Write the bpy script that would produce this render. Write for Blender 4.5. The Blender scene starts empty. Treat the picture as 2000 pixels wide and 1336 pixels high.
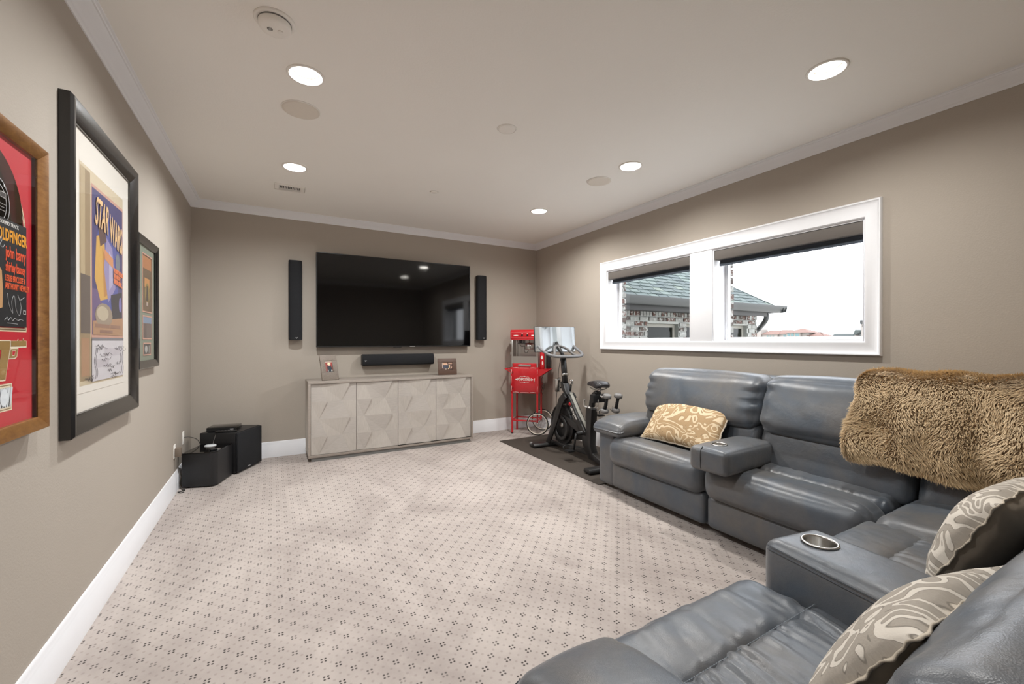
import bpy, bmesh, math, random
import numpy as np
from mathutils import Vector, Matrix
random.seed(7); np.random.seed(7)
PI = math.pi
scn = bpy.context.scene
COL = scn.collection

# ------------------------------------------------------------------ camera
F_PX, YAW, PITCH = 819.7, 0.5174, -0.0022
CAM = Vector((0.7327, -5.3711, 1.2887))
W, H = 4.2178, 2.74
FRONT = -5.80
cam = bpy.data.cameras.new('camera'); cam_o = bpy.data.objects.new('camera', cam); COL.objects.link(cam_o)
cam.sensor_fit = 'HORIZONTAL'; cam.sensor_width = 36.0; cam.lens = 36.0*F_PX/2000
cam.clip_start = 0.03; cam.clip_end = 500
cam_o.location = CAM; cam_o.rotation_euler = (PI/2+PITCH, 0, -YAW)
scn.camera = cam_o
_f = np.array([math.sin(YAW)*math.cos(PITCH), math.cos(YAW)*math.cos(PITCH), math.sin(PITCH)])
_r = np.array([math.cos(YAW), -math.sin(YAW), 0]); _u = np.cross(_r, _f)
def ray(x, y): return _f+(x-1000)/F_PX*_r-(y-668)/F_PX*_u
_C = np.array(CAM)
def onx(x, y, X): d = ray(x, y); return _C+d*(X-_C[0])/d[0]
def ony(x, y, Y): d = ray(x, y); return _C+d*(Y-_C[1])/d[1]
def onz(x, y, Z): d = ray(x, y); return _C+d*(Z-_C[2])/d[2]

# ------------------------------------------------------------------ world, exposure, lamp values
wd = bpy.data.worlds.new('overcast'); scn.world = wd; wd.use_nodes = True
bg = wd.node_tree.nodes['Background']; bg.inputs[0].default_value = (0.91, 0.945, 1.0, 1); bg.inputs[1].default_value = 5.4
scn.view_settings.view_transform = 'Standard'; scn.view_settings.look = 'None'
scn.view_settings.gamma = 1; scn.view_settings.use_curve_mapping = False
scn.view_settings.exposure = 0.07
LAMP_W = {-1.43: 32.0, -2.82: 25.0, -4.25: 17.0}; LAMP_C = (0.96, 0.985, 1.0)
LAMPS = [(0.89, -2.816), (0.889, -1.433), (0.89, -4.25), (3.302, -1.45), (3.309, -2.833), (3.317, -4.248)]
scn.cycles.use_denoising = True
scn.cycles.max_bounces = 10; scn.cycles.diffuse_bounces = 7; scn.cycles.transparent_max_bounces = 12
scn.cycles.sample_clamp_indirect = 6.0; scn.cycles.caustics_reflective = False; scn.cycles.caustics_refractive = False

# ------------------------------------------------------------------ materials
def s2l(c): return tuple((v/255/12.92 if v/255 <= .04045 else ((v/255+.055)/1.055)**2.4) for v in c)
def new_mat(name):
    m = bpy.data.materials.new(name); m.use_nodes = True
    return m, m.node_tree, m.node_tree.nodes['Principled BSDF']
def N(nt, t, **kw):
    n = nt.nodes.new(t)
    for k, v in kw.items(): setattr(n, k, v)
    return n
def setin(nt, sock, v):
    if hasattr(v, 'is_output') or isinstance(v, bpy.types.NodeSocket): nt.links.new(v, sock)
    else: sock.default_value = v
def M_(nt, op, a, b=None, c=None, clamp=False):
    n = nt.nodes.new('ShaderNodeMath'); n.operation = op; n.use_clamp = clamp
    setin(nt, n.inputs[0], a)
    if b is not None: setin(nt, n.inputs[1], b)
    if c is not None: setin(nt, n.inputs[2], c)
    return n.outputs[0]
def mixc(nt, fac, a, b):
    n = nt.nodes.new('ShaderNodeMix'); n.data_type = 'RGBA'
    setin(nt, n.inputs[0], fac)
    for s, v in ((n.inputs[6], a), (n.inputs[7], b)):
        if isinstance(v, bpy.types.NodeSocket): nt.links.new(v, s)
        else: s.default_value = (*v[:3], 1)
    return n.outputs[2]
def noise(nt, scale, detail=2, rough=.5, vec=None, dist=0, out='Fac'):
    n = N(nt, 'ShaderNodeTexNoise'); n.inputs['Scale'].default_value = scale; n.inputs['Detail'].default_value = detail
    n.inputs['Roughness'].default_value = rough; n.inputs['Distortion'].default_value = dist
    if vec is not None: nt.links.new(vec, n.inputs['Vector'])
    return n.outputs[out]
def tc(nt, which='Object', scale=None, rot=None):
    t = N(nt, 'ShaderNodeTexCoord').outputs[which]
    if scale or rot:
        mp = N(nt, 'ShaderNodeMapping')
        if scale: mp.inputs['Scale'].default_value = scale
        if rot: mp.inputs['Rotation'].default_value = rot
        nt.links.new(t, mp.inputs[0]); t = mp.outputs[0]
    return t
def bump(nt, b, h, strength=.2, dist=.01):
    n = N(nt, 'ShaderNodeBump'); n.inputs['Strength'].default_value = strength; n.inputs['Distance'].default_value = dist
    nt.links.new(h, n.inputs['Height']); nt.links.new(n.outputs[0], b.inputs['Normal'])
def ramp(nt, v, lo, hi):
    n = N(nt, 'ShaderNodeMapRange'); n.inputs[1].default_value = lo; n.inputs[2].default_value = hi
    nt.links.new(v, n.inputs[0]); return n.outputs[0]
def mat(name, rgb, rough=.5, metal=0, var=0, vscale=8, bs=0, bscale=200, bdist=.002, spec=.5, coat=0, stretch=None, emit=0, sheen=0):
    m, nt, b = new_mat(name)
    c = s2l(rgb); b.inputs['Roughness'].default_value = rough; b.inputs['Metallic'].default_value = metal
    b.inputs['Specular IOR Level'].default_value = spec; b.inputs['Coat Weight'].default_value = coat
    if sheen: b.inputs['Sheen Weight'].default_value = sheen; b.inputs['Sheen Roughness'].default_value = .4
    v = tc(nt, 'Object', stretch)
    n = noise(nt, vscale, 4, .6, v)
    k = max(var, .02)
    nt.links.new(mixc(nt, n, [x*(1-k) for x in c], [min(1, x*(1+k)) for x in c]), b.inputs['Base Color'])
    if bs: bump(nt, b, noise(nt, bscale, 3, .6, tc(nt)), bs, bdist)
    if emit:
        b.inputs['Emission Color'].default_value = (*c, 1); b.inputs['Emission Strength'].default_value = emit
    return m
M = {}
M['wall'] = mat('wall_paint', (174, 165, 154), .85, var=.015, vscale=1.5, bs=.35, bscale=120, bdist=.002, spec=.2)
M['ceil'] = mat('ceiling_paint', (247, 245, 240), .9, var=.012, vscale=1.5, bs=.35, bscale=110, bdist=.002, spec=.15)
M['white'] = mat('white_trim_paint', (239, 240, 243), .4, var=.01, spec=.4)
M['white_matte'] = mat('white_plastic', (244, 241, 235), .5, var=.01)
M['grille'] = mat('speaker_grille_white', (228, 221, 210), .8, var=.02, bs=.5, bscale=900, bdist=.001)
M['black'] = mat('black_plastic', (22, 22, 23), .45, var=.1, bs=.05, bscale=600)
M['cloth_blk'] = mat('black_speaker_cloth', (17, 18, 22), .85, var=.15, vscale=60, bs=.5, bscale=1200, bdist=.0008)
M['vinyl_blk'] = mat('black_ash_vinyl', (26, 26, 28), .42, var=.15, vscale=30, bs=.15, bscale=300)
M['gloss_blk'] = mat('gloss_black', (6, 6, 7), .06, var=.05)
M['dark_metal'] = mat('charcoal_powder_coat', (36, 35, 35), .38, var=.08, bs=.08, bscale=900)
M['steel'] = mat('brushed_steel', (190, 188, 184), .28, 1.0, var=.04, stretch=(1, 1, 20))
M['chrome'] = mat('chrome', (215, 214, 212), .12, 1.0)
M['frame_blk'] = mat('black_frame_lacquer', (25, 23, 22), .25, var=.1, coat=.4)
M['mat_white'] = mat('white_mat_board', (228, 222, 212), .9, var=.01)
M['red'] = mat('red_enamel', (196, 22, 34), .3, var=.05, coat=.4)
M['red_mat'] = mat('red_mat_board', (190, 14, 34), .7, var=.06, vscale=12)
M['print_white'] = mat('white_ink', (240, 236, 230), .6)
M['grey_logo'] = mat('silver_ink', (190, 190, 190), .5)
M['rubber'] = mat('rubber_mat', (62, 54, 47), .8, var=.12, vscale=60, bs=.4, bscale=500, bdist=.001)
M['taupe_plain'] = mat('pillow_back_linen', (150, 138, 122), .85, var=.08, vscale=40, bs=.4, bscale=700, bdist=.001)
M['piping'] = mat('cream_piping', (196, 184, 166), .8, var=.08, vscale=60, bs=.3, bscale=500)
M['warm_emit'] = mat('lamp_lens', (255, 246, 232), .5, emit=6.0)
M['grey_plast'] = mat('grey_plastic', (120, 118, 116), .4, var=.05)
M['cord'] = mat('grey_cord', (70, 66, 62), .5)
M['taupe_plug'] = mat('taupe_adapter', (118, 106, 94), .6)
M['shade'] = mat('shade_cassette', (98, 92, 87), .7, var=.04, bs=.2, bscale=500)
M['shade_fab'] = mat('shade_fabric', (66, 74, 84), .8, var=.05, bs=.2, bscale=600)
M['gutter'] = mat('gutter_grey', (40, 43, 43), .5, var=.04)
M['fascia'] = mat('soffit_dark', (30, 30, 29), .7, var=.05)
M['mortar'] = mat('whitewash_mortar', (146, 148, 144), .9, var=.05, vscale=30, bs=.5, bscale=60)
M['wframe'] = mat('cream_window_frame', (122, 120, 112), .6)
M['dark_glass'] = mat('dark_glass', (22, 24, 20), .12, var=.3, vscale=3, spec=.15)
M['teal_glass'] = mat('teal_glass', (70, 100, 102), .15)
M['stucco'] = mat('cream_stucco', (128, 123, 118), .9, var=.03)
M['pink_tile'] = mat('pink_clay_tile', (104, 80, 72), .9, var=.12, vscale=.8)
M['grey_roof'] = mat('grey_shingle_roof', (60, 66, 65), .9, var=.08, vscale=1)
M['bounce_ground'] = mat('pale_bounce_ground', (205, 202, 196), .95, var=.2, vscale=.4)

def leather():
    m, nt, b = new_mat('blue_grey_leather')
    v = tc(nt)
    big = noise(nt, 3.2, 4, .6, v, .6); sm = noise(nt, 14, 4, .65, v, .3)
    f1 = ramp(nt, big, .35, .68); f2 = ramp(nt, sm, .3, .75)
    c = mixc(nt, f1, s2l((76, 85, 95)), s2l((98, 95, 92)))  # taupe patches: partly wear, partly warm lamp tint mixed into the colour
    c = mixc(nt, M_(nt, 'MULTIPLY', f2, .35), c, s2l((62, 69, 77)))
    nt.links.new(c, b.inputs['Base Color'])
    nt.links.new(M_(nt, 'MULTIPLY_ADD', sm, .22, .25), b.inputs['Roughness'])
    b.inputs['Specular IOR Level'].default_value = .62
    b.inputs['Sheen Weight'].default_value = .15; b.inputs['Sheen Roughness'].default_value = .5
    vo = N(nt, 'ShaderNodeTexVoronoi'); vo.inputs['Scale'].default_value = 420; nt.links.new(v, vo.inputs['Vector'])
    h = M_(nt, 'MULTIPLY_ADD', noise(nt, 22, 3, .5, v, .4), 2.5, M_(nt, 'MULTIPLY', vo.outputs['Distance'], .35))
    bump(nt, b, h, .22, .003)
    return m
M['leather'] = leather()
M['stitch'] = mat('pale_stitching', (150, 158, 166), .7)

def carpet():
    m, nt, b = new_mat('patterned_carpet')
    v = tc(nt); sp = N(nt, 'ShaderNodeSeparateXYZ'); nt.links.new(v, sp.inputs[0])
    x, y = sp.outputs[0], sp.outputs[1]
    jit = noise(nt, 3.0, 2, .5, v, out='Color'); js = N(nt, 'ShaderNodeSeparateXYZ'); nt.links.new(jit, js.inputs[0])
    x = M_(nt, 'MULTIPLY_ADD', js.outputs[0], .012, x); y = M_(nt, 'MULTIPLY_ADD', js.outputs[1], .012, y)
    uu = M_(nt, 'DIVIDE', M_(nt, 'SUBTRACT', x, .072), .0993)
    vv = M_(nt, 'DIVIDE', M_(nt, 'ADD', y, 3.054), .1033)
    a = M_(nt, 'ADD', uu, vv); bb = M_(nt, 'SUBTRACT', uu, vv)
    pa = M_(nt, 'SUBTRACT', M_(nt, 'FRACT', M_(nt, 'ADD', a, 100.5)), .5)
    pb = M_(nt, 'SUBTRACT', M_(nt, 'FRACT', M_(nt, 'ADD', bb, 100.5)), .5)
    du = M_(nt, 'ABSOLUTE', M_(nt, 'MULTIPLY', M_(nt, 'ADD', pa, pb), .5))
    dv = M_(nt, 'ABSOLUTE', M_(nt, 'MULTIPLY', M_(nt, 'SUBTRACT', pa, pb), .5))
    qu = M_(nt, 'SUBTRACT', du, .072); qv = M_(nt, 'SUBTRACT', dv, .072)
    d = M_(nt, 'SQRT', M_(nt, 'ADD', M_(nt, 'MULTIPLY', qu, qu), M_(nt, 'MULTIPLY', qv, qv)))
    wear = noise(nt, 11, 2, .5, v)
    motif = M_(nt, 'SUBTRACT', 1, ramp(nt, d, .030, .056))
    motif = M_(nt, 'MULTIPLY', motif, ramp(nt, wear, .15, .5), clamp=True)
    fa = M_(nt, 'SUBTRACT', M_(nt, 'FRACT', M_(nt, 'MULTIPLY_ADD', a, 2, 100.5)), .5)
    fb = M_(nt, 'SUBTRACT', M_(nt, 'FRACT', M_(nt, 'MULTIPLY_ADD', bb, 2, 100.5)), .5)
    fd = M_(nt, 'SQRT', M_(nt, 'ADD', M_(nt, 'MULTIPLY', fa, fa), M_(nt, 'MULTIPLY', fb, fb)))
    faint = M_(nt, 'SUBTRACT', 1, ramp(nt, fd, .10, .20))
    cen = M_(nt, 'GREATER_THAN', M_(nt, 'MAXIMUM', M_(nt, 'ABSOLUTE', pa), M_(nt, 'ABSOLUTE', pb)), .26)
    faint = M_(nt, 'MULTIPLY', M_(nt, 'MULTIPLY', faint, cen), .26)
    nap = noise(nt, 2.2, 5, .62, tc(nt, 'Object', (1, .55, 1), (0, 0, .5)), .8)
    grain = noise(nt, 420, 2, .6, v)
    c = mixc(nt, ramp(nt, nap, .36, .64), s2l((164, 154, 148)), s2l((190, 180, 173)))
    c = mixc(nt, M_(nt, 'MULTIPLY', ramp(nt, grain, .3, .7), .22), c, s2l((148, 136, 130)))
    c = mixc(nt, faint, c, s2l((112, 98, 92)))
    c = mixc(nt, M_(nt, 'MULTIPLY', motif, .93), c, s2l((52, 46, 45)))
    nt.links.new(c, b.inputs['Base Color']); b.inputs['Roughness'].default_value = .95
    b.inputs['Specular IOR Level'].default_value = .1; b.inputs['Sheen Weight'].default_value = .1
    h = M_(nt, 'SUBTRACT', M_(nt, 'ADD', M_(nt, 'MULTIPLY', grain, .5), M_(nt, 'MULTIPLY', nap, 1.0)), M_(nt, 'MULTIPLY', motif, .5))
    bump(nt, b, h, .35, .006)
    return m
M['carpet'] = carpet()

def wood(name, c1, c2, sc=(2, 2, 14), rough=.5, bs=.12):
    m, nt, b = new_mat(name)
    v = tc(nt, 'Object', sc)
    g = noise(nt, 6, 6, .65, v, .4); g2 = noise(nt, 2, 2, .5, tc(nt))
    c = mixc(nt, ramp(nt, g, .3, .7), s2l(c1), s2l(c2))
    c = mixc(nt, M_(nt, 'MULTIPLY', ramp(nt, g2, .35, .65), .35), c, s2l([min(255, x*1.06) for x in c2]))
    nt.links.new(c, b.inputs['Base Color']); b.inputs['Roughness'].default_value = rough
    bump(nt, b, g, bs, .002)
    return m
M['cerused'] = wood('cerused_grey_wood', (164, 157, 150), (182, 175, 168), (2.5, 2.5, 30), .5, .05)
M['cerused_b'] = wood('cerused_grey_wood_upright', (168, 161, 153), (186, 179, 171), (30, 30, 2.5), .5, .05)
M['cab_side'] = wood('weathered_cabinet_case', (140, 131, 122), (160, 150, 141), (3, 3, 20))
M['gold'] = wood('antique_gold_frame', (112, 72, 36), (158, 112, 60), (5, 5, 12), .35, .2)
M['gold'].node_tree.nodes['Principled BSDF'].inputs['Metallic'].default_value = .45
M['mottle_frame'] = wood('mottled_metal_frame', (96, 86, 78), (142, 130, 118), (30, 30, 30), .4, .5)
M['brown_frame'] = mat('brown_leather_frame', (84, 60, 47), .5, var=.1, bs=.2, bscale=300)

def pillow_mat(name, fill, line):
    m, nt, b = new_mat(name)
    v = tc(nt, 'UV')
    w = noise(nt, 2.6, 1, .4, v, 1.6)
    f = M_(nt, 'FRACT', M_(nt, 'MULTIPLY', w, 5.2))
    t = M_(nt, 'ABSOLUTE', M_(nt, 'SUBTRACT', f, .5))
    band = ramp(nt, t, .30, .34)                 # cream bands
    edge = M_(nt, 'SUBTRACT', 1, ramp(nt, M_(nt, 'ABSOLUTE', M_(nt, 'SUBTRACT', t, .29)), .008, .026))
    g = noise(nt, 60, 3, .6, v)
    c1 = mixc(nt, g, s2l([x*.88 for x in fill]), s2l(fill))
    c = mixc(nt, band, c1, s2l(line))
    c = mixc(nt, M_(nt, 'MULTIPLY', edge, .6), c, s2l([x*.62 for x in fill]))
    nt.links.new(c, b.inputs['Base Color']); b.inputs['Roughness'].default_value = .85; b.inputs['Specular IOR Level'].default_value = .2
    bump(nt, b, M_(nt, 'ADD', M_(nt, 'MULTIPLY', band, -.6), M_(nt, 'MULTIPLY', g, .5)), .5, .003)
    return m
M['pillow_tan'] = pillow_mat('tan_applique_fabric', (190, 160, 122), (224, 204, 172))
M['pillow_grey'] = pillow_mat('grey_applique_fabric', (172, 163, 151), (212, 204, 192))

def glass_mat():
    m = bpy.data.materials.new('window_glass'); m.use_nodes = True; nt = m.node_tree
    for n in list(nt.nodes): nt.nodes.remove(n)
    o = N(nt, 'ShaderNodeOutputMaterial'); t = N(nt, 'ShaderNodeBsdfTransparent'); g = N(nt, 'ShaderNodeBsdfGlossy')
    g.inputs['Roughness'].default_value = .02; fr = N(nt, 'ShaderNodeFresnel'); fr.inputs[0].default_value = 1.35
    mx = N(nt, 'ShaderNodeMixShader'); ge = N(nt, 'ShaderNodeNewGeometry'); nt.links.new(M_(nt, 'MULTIPLY', fr.outputs[0], M_(nt, 'SUBTRACT', 1, ge.outputs['Backfacing'])), mx.inputs[0]); nt.links.new(t.outputs[0], mx.inputs[1]); nt.links.new(g.outputs[0], mx.inputs[2])
    nt.links.new(mx.outputs[0], o.inputs[0]); return m
M['glass'] = glass_mat()
def fur_mat():
    m, nt, b = new_mat('faux_fur')
    at = N(nt, 'ShaderNodeAttribute'); at.attribute_name = 'tone'
    sp = N(nt, 'ShaderNodeSeparateXYZ'); nt.links.new(at.outputs['Vector'], sp.inputs[0])
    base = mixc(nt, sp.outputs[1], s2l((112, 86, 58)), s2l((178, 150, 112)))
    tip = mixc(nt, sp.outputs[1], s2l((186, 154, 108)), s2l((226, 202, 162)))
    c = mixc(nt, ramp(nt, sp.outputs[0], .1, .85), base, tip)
    nt.links.new(c, b.inputs['Base Color']); b.inputs['Roughness'].default_value = .6; b.inputs['Sheen Weight'].default_value = .3
    return m
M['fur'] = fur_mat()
M['fur_back'] = mat('fur_backing', (150, 126, 96), .9, var=.2, vscale=20)
def brick_mat(name, rgb):
    m, nt, b = new_mat(name)
    n = noise(nt, 22, 5, .7, tc(nt, 'Object'), .5)
    c = mixc(nt, ramp(nt, n, .50, .60), s2l([v*.60 for v in rgb]), s2l((150, 152, 148)))
    nt.links.new(c, b.inputs['Base Color']); b.inputs['Roughness'].default_value = .9
    bump(nt, b, n, .5, .005); return m
BR = [brick_mat('whitewashed_brick_a', (132, 92, 80)), brick_mat('whitewashed_brick_b', (110, 92, 84)), brick_mat('whitewashed_brick_c', (206, 206, 200)), brick_mat('whitewashed_brick_d', (216, 218, 212))]
SH = [mat('green_slate_%s' % k, tuple(v*.48 for v in c), .75, var=.12, vscale=9, bs=.4, bscale=40) for k, c in zip('abcde', [(134, 158, 154), (156, 180, 172), (108, 132, 134), (176, 196, 178), (124, 146, 144)])]

# ------------------------------------------------------------------ object helpers
ORG = {}
def thing(name, label, cat, loc=(0, 0, 0), rotz=0, group=None, world=True, rot=None):
    o = bpy.data.objects.new(name, None); COL.objects.link(o); o.empty_display_size = .05
    o.location = loc; o.rotation_euler = rot if rot else (0, 0, rotz)
    o['label'] = label; o['category'] = cat
    if group: o['group'] = group
    ORG[o.name] = Vector(loc) if world else Vector((0, 0, 0))
    return o
def tag(o, label, cat, group=None):
    o['label'] = label; o['category'] = cat
    if group: o['group'] = group
    return o
def link(name, me, parent=None, kind=None, label=None):
    o = bpy.data.objects.new(name, me); COL.objects.link(o)
    if parent is not None:
        o.parent = parent; ORG[o.name] = ORG.get(parent.name, Vector((0, 0, 0)))
    if kind: o['kind'] = kind
    if label: o['label'] = label
    return o
def obj(name, bm, m, parent=None, smooth=False, kind=None, label=None, bevel=0, bseg=2, autos=None):
    """one mesh object; verts are in world space unless the thing was made with world=False"""
    if bevel:
        bmesh.ops.remove_doubles(bm, verts=bm.verts, dist=1e-6)
        es = [e for e in bm.edges if len(e.link_faces) == 2 and e.calc_face_angle(0) > .5]
        bmesh.ops.bevel(bm, geom=es, offset=bevel, segments=bseg, profile=.5, affect='EDGES', clamp_overlap=True)
    bmesh.ops.recalc_face_normals(bm, faces=bm.faces)
    org = ORG.get(parent.name, Vector((0, 0, 0))) if parent is not None else Vector((0, 0, 0))
    if org.length: bmesh.ops.translate(bm, verts=bm.verts, vec=-org)
    me = bpy.data.meshes.new(name); bm.to_mesh(me); bm.free()
    for mm in (m if isinstance(m, (list, tuple)) else [m]): me.materials.append(mm)
    if smooth: me.polygons.foreach_set('use_smooth', [True]*len(me.polygons))
    if autos is not None or (bevel and not smooth):
        me.polygons.foreach_set('use_smooth', [True]*len(me.polygons)); me.set_sharp_from_angle(angle=autos or .6)
    return link(name, me, parent, kind, label)
def nb(): return bmesh.new()
def box(bm, x0, x1, y0, y1, z0, z1, mi=0):
    v = [bm.verts.new(p) for p in [(x0, y0, z0), (x1, y0, z0), (x1, y1, z0), (x0, y1, z0), (x0, y0, z1), (x1, y0, z1), (x1, y1, z1), (x0, y1, z1)]]
    for q in [(0, 3, 2, 1), (4, 5, 6, 7), (0, 1, 5, 4), (1, 2, 6, 5), (2, 3, 7, 6), (3, 0, 4, 7)]:
        f = bm.faces.new([v[i] for i in q]); f.material_index = mi
    return v
def bx(*a): bm = nb(); box(bm, *a); return bm
def xform(bm, mat4, verts=None):
    bmesh.ops.transform(bm, matrix=mat4, verts=verts or bm.verts); return bm
def tube(bm, pts, r, seg=10, caps=True, mi=0, closed=False, flat=1.0):
    pts = [Vector(p) for p in pts]; n = len(pts); rings = []
    rr = r if isinstance(r, (list, tuple)) else [r]*n
    up = None
    for i, p in enumerate(pts):
        if closed: t = (pts[(i+1) % n]-pts[i-1]).normalized()
        else: t = (pts[min(i+1, n-1)]-pts[max(i-1, 0)]).normalized()
        if up is None:
            up = Vector((0, 0, 1)) if abs(t.z) < .9 else Vector((1, 0, 0))
        a = (up-t*up.dot(t)).normalized(); b = t.cross(a); up = a
        rings.append([bm.verts.new(p+(a*math.cos(2*PI*k/seg)*flat+b*math.sin(2*PI*k/seg))*rr[i]) for k in range(seg)])
    for i in range(n if closed else n-1):
        A, B = rings[i], rings[(i+1) % n]
        for k in range(seg):
            f = bm.faces.new([A[k], A[(k+1) % seg], B[(k+1) % seg], B[k]]); f.material_index = mi; f.smooth = True
    if caps and not closed:
        bm.faces.new(rings[0][::-1]).material_index = mi; bm.faces.new(rings[-1]).material_index = mi
    return bm
def smoothpath(pts, n=8, closed=False):
    P = [Vector(p) for p in pts]; out = []; L = len(P)
    for i in range(L if closed else L-1):
        if closed: a, b, c, d = P[i-1], P[i], P[(i+1) % L], P[(i+2) % L]
        else: a, b, c, d = P[max(i-1, 0)], P[i], P[i+1], P[min(i+2, L-1)]
        for k in range(n):
            t = k/n
            out.append(.5*((2*b)+(-a+c)*t+(2*a-5*b+4*c-d)*t*t+(-a+3*b-3*c+d)*t**3))
    if not closed: out.append(P[-1])
    return out
def lathe(bm, prof, c=(0, 0, 0), axis='Z', seg=32, mi=0, closed_prof=False, caps=True):
    c = Vector(c); rings = []
    for r, h in prof:
        ring = []
        for k in range(seg):
            a = 2*PI*k/seg; x, y = r*math.cos(a), r*math.sin(a)
            p = {'Z': (x, y, h), 'X': (h, x, y), 'Y': (x, h, y)}[axis]
            ring.append(bm.verts.new(c+Vector(p)))
        rings.append(ring)
    n = len(rings)
    for i in range(n if closed_prof else n-1):
        A, B = rings[i], rings[(i+1) % n]
        for k in range(seg):
            f = bm.faces.new([A[k], A[(k+1) % seg], B[(k+1) % seg], B[k]]); f.material_index = mi; f.smooth = True
    if not closed_prof and caps:
        if prof[0][0] > 1e-4: bm.faces.new(rings[0][::-1]).material_index = mi
        if prof[-1][0] > 1e-4: bm.faces.new(rings[-1]).material_index = mi
    bmesh.ops.remove_doubles(bm, verts=bm.verts, dist=1e-5)
    return bm
def prism(bm, poly, to3, d0, d1, mi=0):
    """poly 2-D; to3(u,v,d) -> 3-D"""
    A = [bm.verts.new(to3(u, v, d0)) for u, v in poly]; B = [bm.verts.new(to3(u, v, d1)) for u, v in poly]
    n = len(poly)
    bm.faces.new(A[::-1]).material_index = mi; bm.faces.new(B).material_index = mi
    for i in range(n):
        bm.faces.new([A[i], A[(i+1) % n], B[(i+1) % n], B[i]]).material_index = mi
    return bm
def flat(bm, poly, to3, d, mi=0):
    f = bm.faces.new([bm.verts.new(to3(u, v, d)) for u, v in poly]); f.material_index = mi; return f
def wob(P, freq, seed, n=6):
    rs = np.random.RandomState(seed); out = np.zeros(len(P))
    for i in range(n):
        k = rs.normal(size=3); k = k/np.linalg.norm(k)*freq*(.6+.9*rs.rand())
        out += np.sin(P@k+rs.rand()*6.28+.6*np.sin(P@(rs.normal(size=3)*freq*.5)))
    return out/n*1.4
def softbox(size, r, cell=.02, puff=(0, 0, 0), fn=None, center=(0, 0, 0), rot=None):
    sx, sy, sz = size; n = [max(6, int(round(s/cell))) for s in size]
    def axis(k, s):
        t = np.linspace(-1, 1, k+1); return np.sin(t*PI/2)*.35+t*.65
    ax = [axis(n[i], size[i]) for i in range(3)]
    idx = {}; V = []; Fc = []
    def vid(i, j, k):
        key = (i, j, k)
        if key not in idx: idx[key] = len(V); V.append((ax[0][i], ax[1][j], ax[2][k]))
        return idx[key]
    nx, ny, nz = n
    for i in range(nx):
        for j in range(ny):
            Fc.append((vid(i, j, 0), vid(i, j+1, 0), vid(i+1, j+1, 0), vid(i+1, j, 0)))
            Fc.append((vid(i, j, nz), vid(i+1, j, nz), vid(i+1, j+1, nz), vid(i, j+1, nz)))
    for i in range(nx):
        for k in range(nz):
            Fc.append((vid(i, 0, k), vid(i+1, 0, k), vid(i+1, 0, k+1), vid(i, 0, k+1)))
            Fc.append((vid(i, ny, k), vid(i, ny, k+1), vid(i+1, ny, k+1), vid(i+1, ny, k)))
    for j in range(ny):
        for k in range(nz):
            Fc.append((vid(0, j, k), vid(0, j, k+1), vid(0, j+1, k+1), vid(0, j+1, k)))
            Fc.append((vid(nx, j, k), vid(nx, j+1, k), vid(nx, j+1, k+1), vid(nx, j, k+1)))
    U = np.array(V); S = np.array(size)/2; P = U*S
    rr = np.minimum(r, S*.98); inner = np.clip(P, -(S-rr), S-rr); D = P-inner
    Dn = D/rr; L = np.linalg.norm(Dn, axis=1); msk = L > 1e-9
    mx = np.abs(Dn).max(axis=1)
    sc = np.ones(len(P)); sc[msk] = mx[msk]/L[msk]
    P = inner+D*sc[:, None]
    a = 1-U**2
    P[:, 0] += puff[0]*U[:, 0]*a[:, 1]*a[:, 2]; P[:, 1] += puff[1]*U[:, 1]*a[:, 0]*a[:, 2]; P[:, 2] += puff[2]*U[:, 2]*a[:, 0]*a[:, 1]
    if fn is not None: P = fn(P, U)
    if rot is not None: P = P@np.array(rot).T
    P = P+np.array(center)
    return P, Fc, U
def npmesh(name, P, Fc, m, parent=None, smooth=True, uv=None, kind=None, label=None):
    org = ORG.get(parent.name, Vector((0, 0, 0))) if parent is not None else Vector((0, 0, 0))
    me = bpy.data.meshes.new(name); me.from_pydata((P-np.array(org)).tolist(), [], [tuple(f) for f in Fc])
    for mm in (m if isinstance(m, (list, tuple)) else [m]): me.materials.append(mm)
    if smooth: me.polygons.foreach_set('use_smooth', [True]*len(me.polygons))
    if uv is not None:
        ul = me.uv_layers.new(name='UVMap'); li = np.zeros(len(me.loops), int); me.loops.foreach_get('vertex_index', li)
        ul.data.foreach_set('uv', uv[li].astype(float).ravel())
    me.update()
    return link(name, me, parent, kind, label)
def text_mesh(name, body, m, parent, to_mat, size=.1, sx=1.0, ext=.0005, align='LEFT', shear=0, bold=0, spacing=1.0):
    cu = bpy.data.curves.new(name, 'FONT'); cu.body = body; cu.size = size; cu.extrude = ext; cu.align_x = align
    cu.shear = shear; cu.offset = bold; cu.space_character = spacing; cu.resolution_u = 2
    o = bpy.data.objects.new('tmp', cu); COL.objects.link(o)
    dg = bpy.context.evaluated_depsgraph_get(); me = bpy.data.meshes.new_from_object(o.evaluated_get(dg))
    bpy.data.objects.remove(o); bpy.data.curves.remove(cu)
    me.transform(Matrix.Diagonal((sx, 1, 1, 1))); me.transform(to_mat)
    org = ORG.get(parent.name, Vector((0, 0, 0))); me.transform(Matrix.Translation(-org))
    me.materials.clear(); me.materials.append(m); me.name = name
    return link(name, me, parent)
def basis(o, ex, ey):
    ex = Vector(ex).normalized(); ey = Vector(ey).normalized(); ez = ex.cross(ey)
    return Matrix(((ex.x, ey.x, ez.x, o[0]), (ex.y, ey.y, ez.y, o[1]), (ex.z, ey.z, ez.z, o[2]), (0, 0, 0, 1)))
def structure(name, bm, m, parent=None, **kw):
    o = obj(name, bm, m, parent, **kw)
    if parent is None: o['kind'] = 'structure'
    return o
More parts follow.
